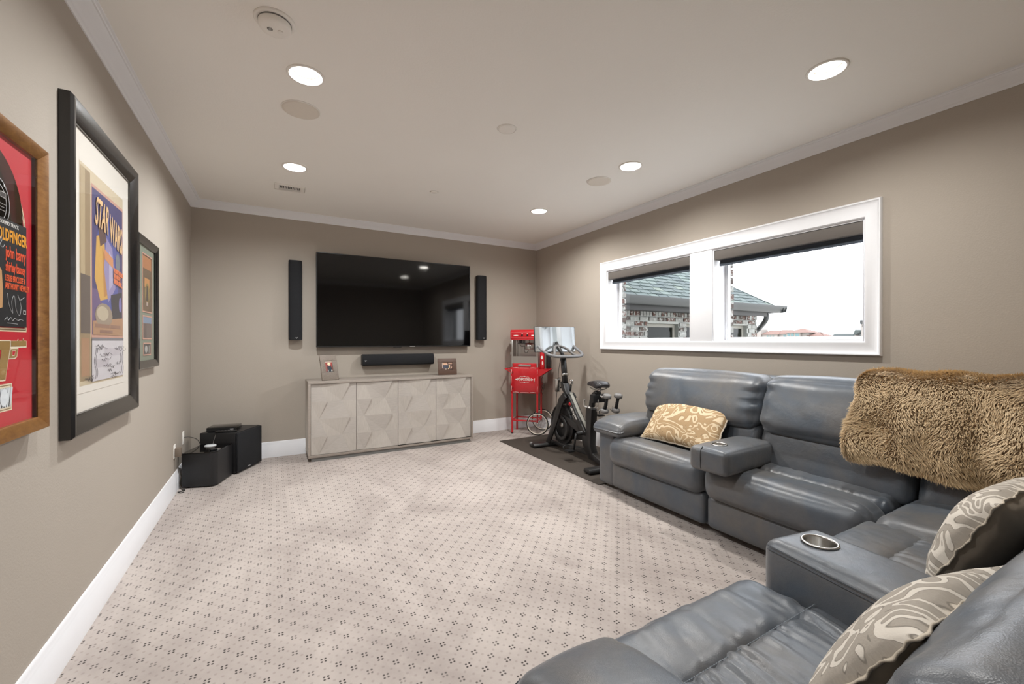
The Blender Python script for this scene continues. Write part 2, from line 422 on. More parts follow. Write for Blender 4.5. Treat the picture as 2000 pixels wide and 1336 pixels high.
def dup(root, loc, rotz=None, label=None):
    r = root.copy(); COL.objects.link(r); r.location = loc
    if rotz is not None: r.rotation_euler = (0, 0, rotz)
    if label: r['label'] = label
    for ch in list(root.children):
        c = ch.copy(); COL.objects.link(c); c.parent = r
        for g in list(ch.children):
            d = g.copy(); COL.objects.link(d); d.parent = c
    return r

# ------------------------------------------------------------------ room shell
TH = .18
structure('floor', bx(-TH, W+TH, FRONT-TH, TH, -.1, 0), M['carpet'])
structure('wall_left', bx(-TH, 0, FRONT-TH, TH, -.1, H+.2), M['wall'])
structure('wall_back', bx(0, W, 0, TH, -.1, H+.2), M['wall'])
structure('wall_front', bx(0, W, FRONT-TH, FRONT, -.1, H+.2), M['wall'])
WY = [(-1.566, -2.722), (-2.955, -4.085)]; WZ0, WZ1 = 1.285, 2.12; XW = W+.20
bm = nb()
box(bm, W, XW, FRONT-TH, TH, -.1, WZ0); box(bm, W, XW, FRONT-TH, TH, WZ1, H+.2)
box(bm, W, XW, WY[0][0], TH, WZ0, WZ1); box(bm, W, XW, WY[1][0], WY[0][1], WZ0, WZ1); box(bm, W, XW, FRONT-TH, WY[1][1], WZ0, WZ1)
wall_right = structure('wall_right', bm, M['wall'])
# ceiling with round holes for the recessed lamps
bm = nb(); R_H = .078; s = .13
xs = sorted({0, W} | {v for x, y in LAMPS for v in (round(x, 2)-s, round(x, 2)+s)})
cells = {(round(x, 2), round(y, 2)) for x, y in LAMPS}
LAMPS = sorted(cells)
xcol = {x for x, y in cells}
def quad(a, b, c, d): bm.faces.new([bm.verts.new(p) for p in (a, b, c, d)])
xs = sorted({0, W, .89-s, .89+s, 3.31-s, 3.31+s})
cols = [(0, .89-s, None), (.89-s, .89+s, .89), (.89+s, 3.31-s, None), (3.31-s, 3.31+s, 3.31), (3.31+s, W, None)]
def nearcol(x): return .89 if abs(x-.89) < .1 else 3.31
for x0, x1, cx in cols:
    if cx is None: quad((x0, FRONT, H), (x1, FRONT, H), (x1, 0, H), (x0, 0, H)); continue
    ys = sorted([(y-s, y+s, y, x) for x, y in LAMPS if nearcol(x) == cx])
    y = FRONT
    for ya, yb, cy, lx in ys:
        quad((x0, y, H), (x1, y, H), (x1, ya, H), (x0, ya, H))
        n = 32; inner = []; outer = []
        for k in range(n):
            a = 2*PI*(k+.5)/n; ca, sa = math.cos(a), math.sin(a); m_ = max(abs(ca), abs(sa))
            inner.append(bm.verts.new((cx+R_H*ca, cy+R_H*sa, H))); outer.append((ca, sa, m_))
        ov = []
        for k, (ca, sa, m_) in enumerate(outer): ov.append(bm.verts.new((cx+s*ca/m_, cy+s*sa/m_, H)))
        for k in range(n):
            k2 = (k+1) % n; a0 = 2*PI*(k+.5)/n; a1 = a0+2*PI/n
            corner = None
            for c4 in range(4):
                ac = PI/4+c4*PI/2
                if a0 < ac-1e-6 and a1 > ac+1e-6: corner = ac
            vs = [inner[k], ov[k]]
            if corner: vs.append(bm.verts.new((cx+s*(1 if math.cos(corner) > 0 else -1), cy+s*(1 if math.sin(corner) > 0 else -1), H)))
            vs += [ov[k2], inner[k2]]
            bm.faces.new(vs)
        y = yb
    quad((x0, y, H), (x1, y, H), (x1, 0, H), (x0, 0, H))
bmesh.ops.remove_doubles(bm, verts=bm.verts, dist=1e-5)
LAMPS = [(nearcol(x), y) for x, y in LAMPS]
structure('ceiling', bm, M['ceil'])
structure('roof_light_block', bx(-TH, W+TH, FRONT-TH, TH, H+.14, H+.2), M['ceil'])  # unseen cap added over the ceiling to keep sky light out

# crown moulding and baseboards, mitred
CP = [(0, -.074), (.006, -.074), (.009, -.066), (.016, -.062), (.02, -.056), (.03, -.046), (.046, -.034), (.06, -.021), (.066, -.013), (.073, -.013), (.076, -.007), (.086, -.005), (.086, 0), (0, 0)]
BP = [(0, 0), (.0165, 0), (.0165, .135), (.0135, .141), (.0135, .148), (.0085, .158), (.0085, .165), (.005, .171), (0, .171)]
def run(name, prof, A, B, inw, z0, m0=1, m1=1):
    """profile swept from A to B along a wall, inw = inward normal; mitre factors"""
    A, B, inw = Vector(A), Vector(B), Vector(inw); t = (B-A).normalized(); bm = nb(); ra, rb = [], []
    for p, q in prof:
        ra.append(bm.verts.new((*(A+inw*p+t*p*m0), z0+q))); rb.append(bm.verts.new((*(B+inw*p-t*p*m1), z0+q)))
    n = len(prof)
    for i in range(n): bm.faces.new([ra[i], ra[(i+1) % n], rb[(i+1) % n], rb[i]])
    bm.faces.new(ra); bm.faces.new(rb[::-1])
    return structure(name, bm, M['white'], autos=.7)
e = .0005
for i, (A, B, nn) in enumerate([((0, FRONT), (0, 0), (1, 0)), ((0, 0), (W, 0), (0, -1)), ((W, 0), (W, FRONT), (-1, 0)), ((W, FRONT), (0, FRONT), (0, 1))]):
    run('trim_%d' % (i+1), CP, A, B, nn, H)
    run('baseboard_'+['left', 'back', 'right', 'front'][i], BP, A, B, nn, 0)

# ------------------------------------------------------------------ windows
# picture-frame casing
CS = [(0, 0), (0, .022), (.006, .03), (.012, .03), (.018, .022), (.03, .017), (.05, .016), (.075, .02), (.088, .024), (.1, .024), (.107, .015), (.107, 0)]
oy0, oy1, oz0, oz1 = -1.452, -4.178, 1.190, 2.236
ringo = [(oy0, oz0), (oy0, oz1), (oy1, oz1), (oy1, oz0)]
bm = nb(); R_ = []
for (y, z) in ringo:
    sy = -1 if y == oy0 else 1; sz = 1 if z == oz0 else -1
    R_.append([bm.verts.new((W-h, y+sy*w*(1.065 if y == oy0 else .875), z+sz*w*(.90 if z == oz0 else 1.10))) for w, h in CS])
for i in range(4):
    A, B = R_[i], R_[(i+1) % 4]
    for k in range(len(CS)-1): bm.faces.new([A[k], A[k+1], B[k+1], B[k]])
structure('trim_5', bm, M['white'], autos=.7)
structure('trim_6', bx(W-.017, W+.02, WY[1][0]+.001, WY[0][1]-.001, WZ0, WZ1), M['white'], bevel=.002)
for i, (ya, yb) in enumerate(WY):
    bm = nb(); t = .012; X0, X1 = W-.006, XW-.002
    box(bm, X0, X1, ya-t, ya, WZ0, WZ1); box(bm, X0, X1, yb, yb+t, WZ0, WZ1)
    box(bm, X0, X1, yb+t, ya-t, WZ0, WZ0+t); box(bm, X0, X1, yb+t, ya-t, WZ1-t, WZ1)
    w = structure('window_%d' % (i+1), bm, M['white'], bevel=.0015)
    ya2, yb2, za, zb = ya-t, yb+t, WZ0+t, WZ1-t
    bm = nb(); f = .026; xa, xb = W+.155, W+.198
    box(bm, xa, xb, ya2-f, ya2, za, zb); box(bm, xa, xb, yb2, yb2+f, za, zb)
    box(bm, xa, xb, yb2+f, ya2-f, za, za+f); box(bm, xa, xb, yb2+f, ya2-f, zb-f, zb)
    obj('window_frame', bm, M['white'], w, bevel=.002)
    obj('glass_pane', bx(xa+.016, xa+.020, yb2+f-.003, ya2-f+.003, za+f-.003, zb-f+.003), M['glass'], w)
    # roller shade in its cassette
    th = thing('roller_shade', ['dark taupe roller shade raised at the top of the smaller far window', 'dark taupe roller shade raised at the top of the larger near window'][i], 'window shade', (W+.05, (ya2+yb2)/2, zb), group='roller shades')
    obj('cassette', bx(W-.004, W+.075, yb2+.003, ya2-.003, zb-.085, zb-.004), M['shade'], th, bevel=.003)
    obj('end_bracket', bx(W-.005, W+.078, yb2+.0005, yb2+.003, zb-.09, zb-.004), M['grey_plast'], th)
    obj('dark_gap_strip', bx(W-.003, W+.07, yb2+.004, ya2-.004, zb-.004, zb+.0005), M['black'], th)  # black strip stands in for the shadowed gap above the cassette
    obj('shade_fabric', bx(W+.05, W+.053, yb2+.02, ya2-.02, zb-.112, zb-.08), M['shade_fab'], th)
    obj('hem_bar', bx(W+.044, W+.059, yb2+.018, ya2-.018, zb-.138, zb-.110), M['shade_fab'], th, bevel=.004)
# exterior brick veneer jambs seen through the glass
XB = W+.2
bm = nb()
box(bm, XB, XB+.1, -4.3, -.8, .2, WZ0-.01); box(bm, XB, XB+.1, -4.3, -.8, WZ1+.01, 3.0)
box(bm, XB, XB+.085, WY[0][0]+.012, -.8, WZ0-.01, WZ1+.01); box(bm, XB, XB+.085, WY[1][0]+.012, WY[0][1]-.012, WZ0-.01, WZ1+.01); box(bm, XB, XB+.1, -4.3, WY[1][1]-.004, WZ0-.01, WZ1+.01)
structure('wall_outside', bm, M['mortar'], wall_right)
k = 0
for (yy) in (WY[0][0], WY[1][0]):
    z = WZ0; r = random.Random(5)
    while z < WZ1:
        k += 1; pr = .006*r.random()
        obj('brick', bx(XB+.004, XB+.098+pr, yy-.006+r.random()*.004, yy+.09, z+.004, z+.062), BR[[0, 1, 0, 2, 1][k % 5]], wall_right, bevel=.004, bseg=1)
        z += .077
structure('wall_brick_below', bx(XB-.01, XB+.09, -4.3, 0, -3.2, .2), M['mortar'], wall_right)

# ------------------------------------------------------------------ recessed lamps
def lamp(x, y, label):
    t = thing('recessed_ceiling_light', label, 'ceiling light', (x, y, H), world=False, group='recessed ceiling lights')
    bm = nb(); lathe(bm, [(.096, 0), (.0955, -.004), (.09, -.0065), (.082, -.006), (.078, -.002), (.07, .012), (.0665, .022), (.0665, .0235), (.079, .0235), (.079, 0)], seg=40, closed_prof=True)
    obj('trim_ring', bm, M['white_matte'], t, smooth=True)
    bm = nb(); lathe(bm, [(.0665, .0215), (.064, .0205), (.0615, .0215), (.0615, .045), (.0665, .045)], seg=40, closed_prof=True)
    obj('baffle', bm, M['white_matte'], t, smooth=True)
    bm = nb(); lathe(bm, [(.001, .028), (.03, .0285), (.055, .031), (.0625, .034)], seg=40)
    obj('lens', bm, M['warm_emit'], t, smooth=True)
    bm = nb(); lathe(bm, [(.079, .0), (.082, .08), (.001, .08)], seg=24, caps=False)
    obj('housing', bm, M['white_matte'], t, smooth=True)
    ld = bpy.data.lights.new('lamp_light', 'AREA'); ld.shape = 'DISK'; ld.size = .11; ld.energy = LAMP_W[min(LAMP_W, key=lambda q: abs(q-y))]; ld.color = LAMP_C if x < 2 else (1.0, .985, .955)
    lo = bpy.data.objects.new('lamp_light', ld); COL.objects.link(lo); lo.location = (x, y, H+.020); ld.spread = math.radians(170)
    lo.visible_camera = False
    return t
LL = {(.89, -1.43): 'round recessed ceiling light nearest the rectangular air vent', (.89, -2.82): 'round recessed ceiling light between the smoke detector and the round speaker grille on the left', (.89, -4.25): 'unseen recessed ceiling light past the gold framed record, completing the left row',  # near left lamp is out of view, added to complete the grid and its light
      (3.31, -1.45): 'smallest recessed ceiling light, near the far corner above the exercise bike', (3.31, -2.83): 'round recessed ceiling light beside the right-hand round ceiling speaker', (3.31, -4.25): 'large recessed ceiling light above the near window'}
for x, y in LAMPS:
    key = min(LL, key=lambda q: abs(q[0]-x)+abs(q[1]-y)); lamp(x, y, LL[key])

# ceiling speakers, smoke detector, vent, blank covers
for (x, y, lab) in [(.886, -2.424, 'flat round in-ceiling speaker grille beside the left row of lights'), (3.306, -2.446, 'flat round in-ceiling speaker grille on the window side')]:
    t = thing('ceiling_speaker', lab, 'speaker', (x, y, H), world=False, group='in-ceiling speakers')
    bm = nb(); lathe(bm, [(.112, 0), (.112, -.004), (.108, -.006), (.106, -.004), (.106, 0)], seg=48, closed_prof=True); obj('bezel', bm, M['white_matte'], t, smooth=True)
    bm = nb(); lathe(bm, [(.001, -.0055), (.09, -.005), (.1065, -.0045), (.1065, 0)], seg=48); obj('grille', bm, M['grille'], t, smooth=True)
t = thing('blank_cover', 'small round white cover plate in the middle of the ceiling', 'cover plate', (2.124, -2.855, H), world=False)
bm = nb(); lathe(bm, [(.001, -.006), (.05, -.0055), (.06, -.003), (.062, 0)], seg=40); obj('disc', bm, M['white_matte'], t, smooth=True)
bm = nb(); lathe(bm, [(.062, 0), (.063, -.0035), (.066, -.0035), (.068, 0)], seg=40, closed_prof=True); obj('rim', bm, M['white_matte'], t, smooth=True)
t = thing('sprinkler_cover', 'tiny round cap on the ceiling between the vent and the far light', 'cover plate', (2.096, -1.443, H), world=False)
bm = nb(); lathe(bm, [(.001, -.008), (.03, -.007), (.036, 0)], seg=32); obj('cap', bm, M['white_matte'], t, smooth=True)
bm = nb(); lathe(bm, [(.037, 0), (.04, -.002), (.044, 0)], seg=32); obj('rim', bm, M['white_matte'], t, smooth=True)

t = thing('smoke_detector', 'round white smoke detector with sounder slots on the ceiling', 'smoke detector', (.741, -3.183, H), world=False)
bm = nb(); lathe(bm, [(.001, 0), (.084, 0), (.084, -.005), (.078, -.010), (.07, -.010)], seg=48); obj('base', bm, M['white_matte'], t, smooth=True)
bm = nb(); lathe(bm, [(.064, -.008), (.067, -.016), (.067, -.030), (.062, -.037), (.05, -.041), (.02, -.043), (.001, -.043)], seg=48); obj('body', bm, M['white_matte'], t, smooth=True)
bm = nb(); lathe(bm, [(.063, -.009), (.068, -.0095), (.068, -.015), (.063, -.0155)], seg=48, closed_prof=True); obj('air_gap', bm, M['grey_plast'], t)
bm = nb()
for i in range(5):
    hh = [.006, .010, .014, .010, .006][i]; box(bm, -.030+i*.0048, -.028+i*.0048, -hh, hh, -.0446, -.042)
obj('sounder_slot', bm, M['black'], t, label='dark sounder slots')
bm = nb(); lathe(bm, [(.012, -.042), (.012, -.0455), (.0105, -.0465), (.001, -.0465)], (.022, .0, 0), seg=28); obj('test_button', bm, M['white_matte'], t, smooth=True)

t = thing('air_vent', 'white rectangular ceiling air register with slots near the back wall', 'air vent', (.872, -.866, H), world=False)
bm = nb(); hx, hy = .125, .095
for a in ((-hx, hx, -hy, -hy+.035), (-hx, hx, hy-.035, hy), (-hx, -hx+.035, -hy+.035, hy-.035), (hx-.035, hx, -hy+.035, hy-.035)): box(bm, *a, -.007, 0)
obj('frame', bm, M['white_matte'], t, bevel=.002)
obj('duct', bx(-.09, .09, -.06, .06, -.0012, -.0002), M['black'], t)
for i in range(14):
    obj('slat', bx(-.088+i*.0132, -.083+i*.0132, -.058, .022, -.006, -.0015), M['white_matte'], t)
for yy in (.028, .045): obj('slat', bx(-.088, .088, yy-.003, yy+.003, -.006, -.0015), M['white_matte'], t)

# ------------------------------------------------------------------ television and wall speakers
t = thing('television', 'large black flat television mounted on the back wall', 'television', (2.11, -.04, 1.76))
TX0, TX1, TZ0, TZ1 = 1.163, 3.082, 1.216, 2.315
bm = nb(); b_ = .010
for a in ((TX0, TX1, TZ0, TZ0+b_+.006), (TX0, TX1, TZ1-b_, TZ1), (TX0, TX0+b_, TZ0+b_+.006, TZ1-b_), (TX1-b_, TX1, TZ0+b_+.006, TZ1-b_)): box(bm, a[0], a[1], -.085, -.045, a[2], a[3])
obj('bezel', bm, M['dark_metal'], t, bevel=.002)
obj('screen', bx(TX0+b_, TX1-b_, -.0825, -.07, TZ0+b_+.006, TZ1-b_), M['gloss_blk'], t)
obj('back_housing', bx(TX0+.1, TX1-.1, -.07, -.02, TZ0+.1, TZ1-.1), M['black'], t, bevel=.01)
obj('wall_bracket', bx(1.8, 2.4, -.03, -.0005, 1.5, 2.0), M['black'], t)
obj('sensor', bx(2.04, 2.14, -.083, -.06, TZ0-.007, TZ0+.002), M['black'], t, bevel=.002)
obj('maker_mark', bx(2.245, 2.31, -.0856, -.084, TZ0+.004, TZ0+.010), M['grey_logo'], t)
def wall_speaker(name, label, x0, x1, z0, z1, horiz, logo):
    t = thing(name, label, 'speaker', ((x0+x1)/2, -.05, (z0+z1)/2), group='wall speakers around the television')
    bm = nb(); n = 12; D = .115
    a0, a1 = (z0, z1) if horiz else (x0, x1); hw = (a1-a0)/2; c = (a0+a1)/2
    prof = [(c-hw*.8, -.002), (c-hw*.95, -.04), (c-hw, -.075)]+[(c+hw*math.sin(q), -.075-.03*math.cos(q)**.7) for q in np.linspace(-1.45, 1.45, n)]+[(c+hw, -.075), (c+hw*.95, -.04), (c+hw*.8, -.002)]
    L0, L1 = (x0, x1) if horiz else (z0, z1)
    def to(u, v, d): return (d, v, u) if horiz else (u, v, d)
    bm2 = nb(); prism(bm2, prof, to, L0+.006, L1-.006); obj('grille', bm2, M['cloth_blk'], t, autos=.7)
    for s_, (d0, d1) in enumerate(((L0, L0+.006), (L1-.006, L1))):
        b3 = nb(); prism(b3, [(c+(u-c)*.96, v*.97) for u, v in prof], to, d0, d1); obj('end_cap', b3, M['black'], t, autos=.7)
    b4 = nb()
    lx, lz = logo
    for i in range(4): box(b4, lx-.012+i*.007, lx-.008+i*.007, -.1075, -.104, lz-.003, lz+.003+(.003 if i % 2 else 0))
    box(b4, lx-.002, lx+.002, -.1075, -.104, lz-.010, lz)
    obj('logo', b4, M['grey_logo'], t, label='tiny silver logo')
    return t
wall_speaker('wall_speaker', 'tall slim black speaker hung on the wall left of the television', .882, 1.018, 1.300, 2.193, False, (.96, 1.325))
wall_speaker('wall_speaker', 'tall slim black speaker hung on the wall right of the television', 3.19, 3.332, 1.303, 2.199, False, (3.28, 1.33))
wall_speaker('center_speaker', 'black horizontal bar speaker on the wall below the television', 1.665, 2.56, .987, 1.128, True, (1.70, 1.05))

# ------------------------------------------------------------------ sideboard
CX0, CX1, CY, CZ0, CZ1 = 1.054, 2.958, -.452, .042, .853
t = cab = thing('sideboard', 'grey cerused wood sideboard with four faceted doors below the television', 'sideboard', (2.0, -.23, 0))
bm = nb(); th_ = .024
box(bm, CX0, CX1, CY, -.012, CZ1-th_, CZ1); box(bm, CX0, CX1, CY, -.012, CZ0, CZ0+th_)
box(bm, CX0, CX0+th_, CY, -.012, CZ0+th_, CZ1-th_); box(bm, CX1-th_, CX1, CY, -.012, CZ0+th_, CZ1-th_)
obj('case', bm, M['cab_side'], t, bevel=.0015)
obj('back_panel', bx(CX0+th_, CX1-th_, -.03, -.018, CZ0+th_, CZ1-th_), M['cab_side'], t)
obj('inner_shadow_panel', bx(CX0+th_, CX1-th_, CY+.045, CY+.05, CZ0+th_, CZ1-th_), M['black'], t)
obj('plinth', bx(CX0+.03, CX1-.03, CY+.02, -.03, 0, CZ0), mat('grey_plinth', (128, 128, 126), .6), t)
dw = (CX1-CX0-2*th_)/4
for d in range(4):
    x0 = CX0+th_+d*dw+.003; x1 = x0+dw-.006; z0, z1 = CZ0+th_+.004, CZ1-th_-.004
    yb = CY+.022; h = .018
    rows = [0, .25, .5, .75, 1.0]
    V = lambda u, v, e_: bm.verts.new((x0+u*(x1-x0), yb-e_, z1-v*(z1-z0)))
    l1 = [.17, .345, .17, .345, .17]; l2 = [.85, .675, .85, .675, .85]
    r1 = [0, h, 0, h, 0]; r2 = [h, 0, h, 0, h]
    door = nb(); box(door, x0, x1, yb+.0005, yb+.012, z0, z1); dobj = obj('door', door, M['cerused'], t)
    for st in range(3):
        for i in range(4):
            bm = nb()
            if st == 0: q = [(0, rows[i], .004), (l1[i], rows[i], r1[i]+.002), (l1[i+1], rows[i+1], r1[i+1]+.002), (0, rows[i+1], .004)]
            elif st == 1: q = [(l1[i], rows[i], .002), (l2[i], rows[i], r2[i]+.002), (l2[i+1], rows[i+1], r2[i+1]+.002), (l1[i+1], rows[i+1], .002)]
            else: q = [(l2[i], rows[i], .002), (1, rows[i], .004), (1, rows[i+1], .004), (l2[i+1], rows[i+1], .002)]
            top = [V(*a) for a in q]; bot = [V(a[0], a[1], 0) for a in q]
            if (st+i) % 2: bm.faces.new([top[0], top[1], top[2]]); bm.faces.new([top[0], top[2], top[3]])
            else: bm.faces.new([top[0], top[1], top[3]]); bm.faces.new([top[1], top[2], top[3]])
            bm.faces.new(bot[::-1])
            for k in range(4): bm.faces.new([top[k], bot[k], bot[(k+1) % 4], top[(k+1) % 4]])
            obj('facet', bm, M[['cerused', 'cerused_b'][(st+i+d) % 2]], dobj)

# ------------------------------------------------------------------ photo frames on the sideboard
def art(parent, to3, layers, name='photo_print', base=0.0, step=.0004):
    """flat print: polygons with colours, stacked by a hair"""
    bm = nb(); mats = []; keys = {}
    for i, (poly, rgb) in enumerate(layers):
        if rgb not in keys: keys[rgb] = len(mats); mats.append(ink(rgb))
        flat(bm, poly, to3, base+i*step, keys[rgb])
    org = ORG.get(parent.name, Vector((0, 0, 0)))
    me = bpy.data.meshes.new(name); bmesh.ops.translate(bm, verts=bm.verts, vec=-org); bm.to_mesh(me); bm.free()
    for m_ in mats: me.materials.append(m_)
    return link(name, me, parent)
INK = {}
def ink(rgb):
    if rgb not in INK: INK[rgb] = mat('ink_%d_%d_%d' % rgb, rgb, .6, var=.08, vscale=40)
    return INK[rgb]
def ell(cx, cy, rx, ry, n=14, a0=0, a1=2*PI): return [(cx+rx*math.cos(a0+(a1-a0)*k/n), cy+ry*math.sin(a0+(a1-a0)*k/n)) for k in range(n)]
def rect(a, b, c, d): return [(a, c), (b, c), (b, d), (a, d)]
def desk_frame(label, x, y, rz, w, h, iw, ih, icy, lean, m_frame, layers, name='photo_frame'):
    t = thing(name, label, 'photo frame', (x, y, CZ1), rz, world=False, group='photo frames on the sideboard')
    L = lean
    def to3(u, v, d): return Vector((u, -d*math.cos(L)+v*math.sin(L), v*math.cos(L)+d*math.sin(L)))
    bm = nb(); cx0, cx1, c0, c1 = -iw/2, iw/2, icy-ih/2, icy+ih/2
    for r_ in (rect(-w/2, w/2, 0, c0), rect(-w/2, w/2, c1, h), rect(-w/2, cx0, c0, c1), rect(cx1, w/2, c0, c1)): prism(bm, r_, to3, 0, .014)
    obj('frame', bm, m_frame, t, bevel=.0015)
    art(t, to3, layers, base=.004)
    bm = nb(); prism(bm, rect(-w/2+.004, w/2-.004, .004, h-.004), to3, -.004, -.0005); obj('backing', bm, M['black'], t)
    bm = nb()
    zt = h*.55; P = [Vector((-.012, zt*math.sin(L)+.006, zt*math.cos(L))), Vector((.012, zt*math.sin(L)+.006, zt*math.cos(L))), Vector((.022, h*.42+.01, .001)), Vector((-.022, h*.42+.01, .001))]
    bk = [bm.verts.new(p) for p in P]; fr = [bm.verts.new(p+Vector((0, -.004, 0))) for p in P]
    bm.faces.new(bk); bm.faces.new(fr[::-1])
    for k in range(4): bm.faces.new([bk[k], bk[(k+1) % 4], fr[(k+1) % 4], fr[k]])
    obj('easel_stand', bm, M['black'], t)
    return t
iw, ih, ic = .084, .128, .155
def R4(a, b, c, d): return rect(-iw/2+a*iw, -iw/2+b*iw, ic-ih/2+c*ih, ic-ih/2+d*ih)
desk_frame('mottled pewter photo frame with a man in a straw hat, left end of the sideboard', 1.285, -.31, math.radians(24), .195, .285, iw, ih, ic, .22, M['mottle_frame'], [
    (R4(0, 1, 0, 1), (158, 66, 60)), (R4(0, 1, .86, 1), (208, 190, 176)), (R4(0, .22, .0, .6), (150, 84, 78)), (R4(.2, 1, 0, .12), (70, 70, 72)),
    (ell(.005, ic-.018, .026, .036), (42, 52, 62)), (R4(.28, .9, .08, .38), (42, 52, 62)), (ell(.004, ic+.018, .012, .015), (216, 180, 170)), (ell(.002, ic+.028, .021, .007), (232, 222, 178)), (ell(.002, ic+.034, .012, .009), (238, 230, 192)), (R4(.78, .92, .05, .2), (225, 222, 215)), (R4(.3, .38, .05, .2), (225, 222, 215))])
iw, ih, ic = .135, .098, .118
desk_frame('brown framed snapshot of three seated people, right end of the sideboard', 2.69, -.25, math.radians(-6), .243, .212, iw, ih, ic-.005, .2, M['brown_frame'], [
    (R4(0, 1, 0, 1), (98, 74, 66)), (R4(0, .5, .6, 1), (212, 170, 140)), (R4(.62, 1, .72, .95), (176, 140, 120)), (R4(0, .07, .2, 1), (215, 200, 190)),
    (ell(-.03, .105, .02, .024), (62, 68, 84)), (ell(.0, .104, .018, .024), (52, 58, 70)), (ell(-.03, .134, .008, .009), (214, 176, 150)), (ell(-.002, .133, .008, .009), (222, 190, 166)),
    ([(.022, .13), (.034, .125), (.034, .095), (.012, .072), (.006, .076), (.026, .1)], (226, 196, 150)), ([(.04, .085), (.06, .105), (.064, .1), (.046, .078)], (226, 184, 160)), (ell(-.02, .074, .008, .004), (226, 210, 196))])

# ------------------------------------------------------------------ framed art on the left wall (u = -y towards camera is left)
def wall_frame(name, label, y0, y1, z0, z1, fw, depth, m_frame, lip, slope=.5):
    """y0 > y1; picture frame box on wall x=0"""
    t = thing(name, label, 'framed picture', (0, (y0+y1)/2, (z0+z1)/2), group='framed pictures on the left wall')
    # profile across the moulding: (inward distance, x)
    prof = [(0, .0005), (0, depth*.78), (fw*.12, depth), (fw*.3, depth*.98), (fw*.9, depth*slope+.004), (fw, depth*slope), (fw, .0005)]
    corners = [(y0, z0, -1, 1), (y0, z1, -1, -1), (y1, z1, 1, -1), (y1, z0, 1, 1)]
    rings = []
    for i in range(4):
        bm = nb(); (ya, za, sya, sza), (yb_, zb_, syb, szb) = corners[i], corners[(i+1) % 4]
        A = [bm.verts.new((x, ya+sya*w, za+sza*w)) for w, x in prof]; B = [bm.verts.new((x, yb_+syb*w, zb_+szb*w)) for w, x in prof]
        n = len(prof)
        for k in range(n): bm.faces.new([A[k], A[(k+1) % n], B[(k+1) % n], B[k]])
        bm.faces.new(A); bm.faces.new(B[::-1])
        obj('frame_rail', bm, m_frame, t, autos=.5)
    return t
def wl(yz): return yz
WTO = lambda u, v, d: Vector((d, u, v))      # u=y, v=z, d=x
def wtext(parent, body, yl, z, size, x, m_, sx=1., **kw):
    # reading direction on the left wall seen from inside is +y
    return text_mesh('lettering', body, m_, parent, basis((x, yl, z), (0, 1, 0), (0, 0, 1)), size=size, sx=sx, **kw)

# large black frame with the poster
t = wall_frame('framed_poster', 'large black framed signed movie poster in the middle of the left wall', -2.125, -3.06, .895, 2.28, .088, .045, M['frame_blk'], .01, .55)
obj('mat_board', bx(.002, .016, -2.971+.002, -2.213-.002, .983+.001, 2.192-.001), M['mat_white'], t)
X = .018
py0, py1, pz0, pz1 = -2.925, -2.315, 1.085, 2.075   # poster window
obj('inner_mat', bx(.0155, .0175, py0-.02, py1+.02, pz0-.022, pz1+.018), M['mat_white'], t, bevel=.0008, bseg=1)
U = lambda a: py0+a*(py1-py0)
Vv = lambda b: pz0+b*(pz1-pz0)
def RR(a, b, c, d): return rect(U(a), U(b), Vv(c), Vv(d))
def PP(*pts): return [(U(a), Vv(b)) for a, b in pts]
layers = [(RR(.02, .99, .01, .985), (206, 190, 160)), (RR(.03, .22, .03, .97), (150, 128, 96)), (RR(.04, .12, .5, .97), (178, 158, 124)), (RR(.04, .22, .24, .50), (96, 84, 76)), (RR(.05, .2, .05, .22), (168, 128, 96)),
          (RR(.235, .985, .22, .93), (196, 150, 132)), (RR(.25, .97, .235, .915), (66, 60, 108)), (RR(.25, .97, .235, .45), (104, 84, 124)),
          ([(U(.61)+.17*math.cos(a), Vv(.60)+.25*math.sin(a)) for a in np.linspace(0, 2*PI, 24, endpoint=False)], (78, 84, 150)),
          (PP((.34, .70), (.5, .73), (.56, .55), (.62, .42), (.42, .40), (.3, .5)), (206, 160, 78)), (PP((.46, .66), (.54, .62), (.6, .44), (.5, .42)), (184, 130, 66)),
          (PP((.56, .72), (.7, .68), (.78, .48), (.6, .40), (.5, .56)), (146, 136, 176)), (PP((.62, .66), (.68, .64), (.72, .5), (.62, .46)), (176, 168, 196)),
          (PP((.36, .78), (.5, .80), (.56, .7), (.42, .66)), (88, 62, 58)), (PP((.5, .66), (.72, .63), (.72, .58), (.52, .61)), (206, 140, 96)),
          (PP((.66, .44), (.95, .47), (.95, .30), (.7, .30)), (44, 42, 52)), (ell(U(.84), Vv(.62), .035, .05), (116, 122, 132)),
          (PP((.26, .30), (.97, .33), (.97, .235), (.26, .235)), (172, 132, 100)), (ell(U(.5), Vv(.33), .12, .06), (150, 134, 116)), (ell(U(.47), Vv(.34), .08, .035), (186, 172, 148)), (ell(U(.9), Vv(.40), .022, .04), (120, 116, 176)),
          (RR(.3, .62, .27, .288), (146, 110, 92)), (RR(.64, .9, .27, .288), (146, 110, 92)), (RR(.4, .7, .245, .26), (140, 104, 88)),
          (RR(.235, .985, .02, .21), (206, 202, 206)), (RR(.27, .6, .08, .12), (190, 184, 190)), (RR(.5, .9, .13, .17), (192, 186, 192)), (RR(.235, .985, .208, .222), (120, 118, 124))]
art(t, WTO, layers, 'poster_print', X, .00012)
ti = ink((232, 190, 138))
def slant(parent, body, a, b, size, rot, sx, m_, **kw):
    mt = basis((X+.0045, U(a), Vv(b)), (0, math.cos(rot), math.sin(rot)), (0, -math.sin(rot)*.2, 1))
    return text_mesh('lettering', body, m_, parent, mt, size=size, sx=sx, bold=.003, **kw)
slant(t, 'STAR', .29, .755, .19, -.10, .40, ti, shear=.35)
slant(t, 'WARS', .62, .715, .19, -.20, .38, ti, shear=-.1)
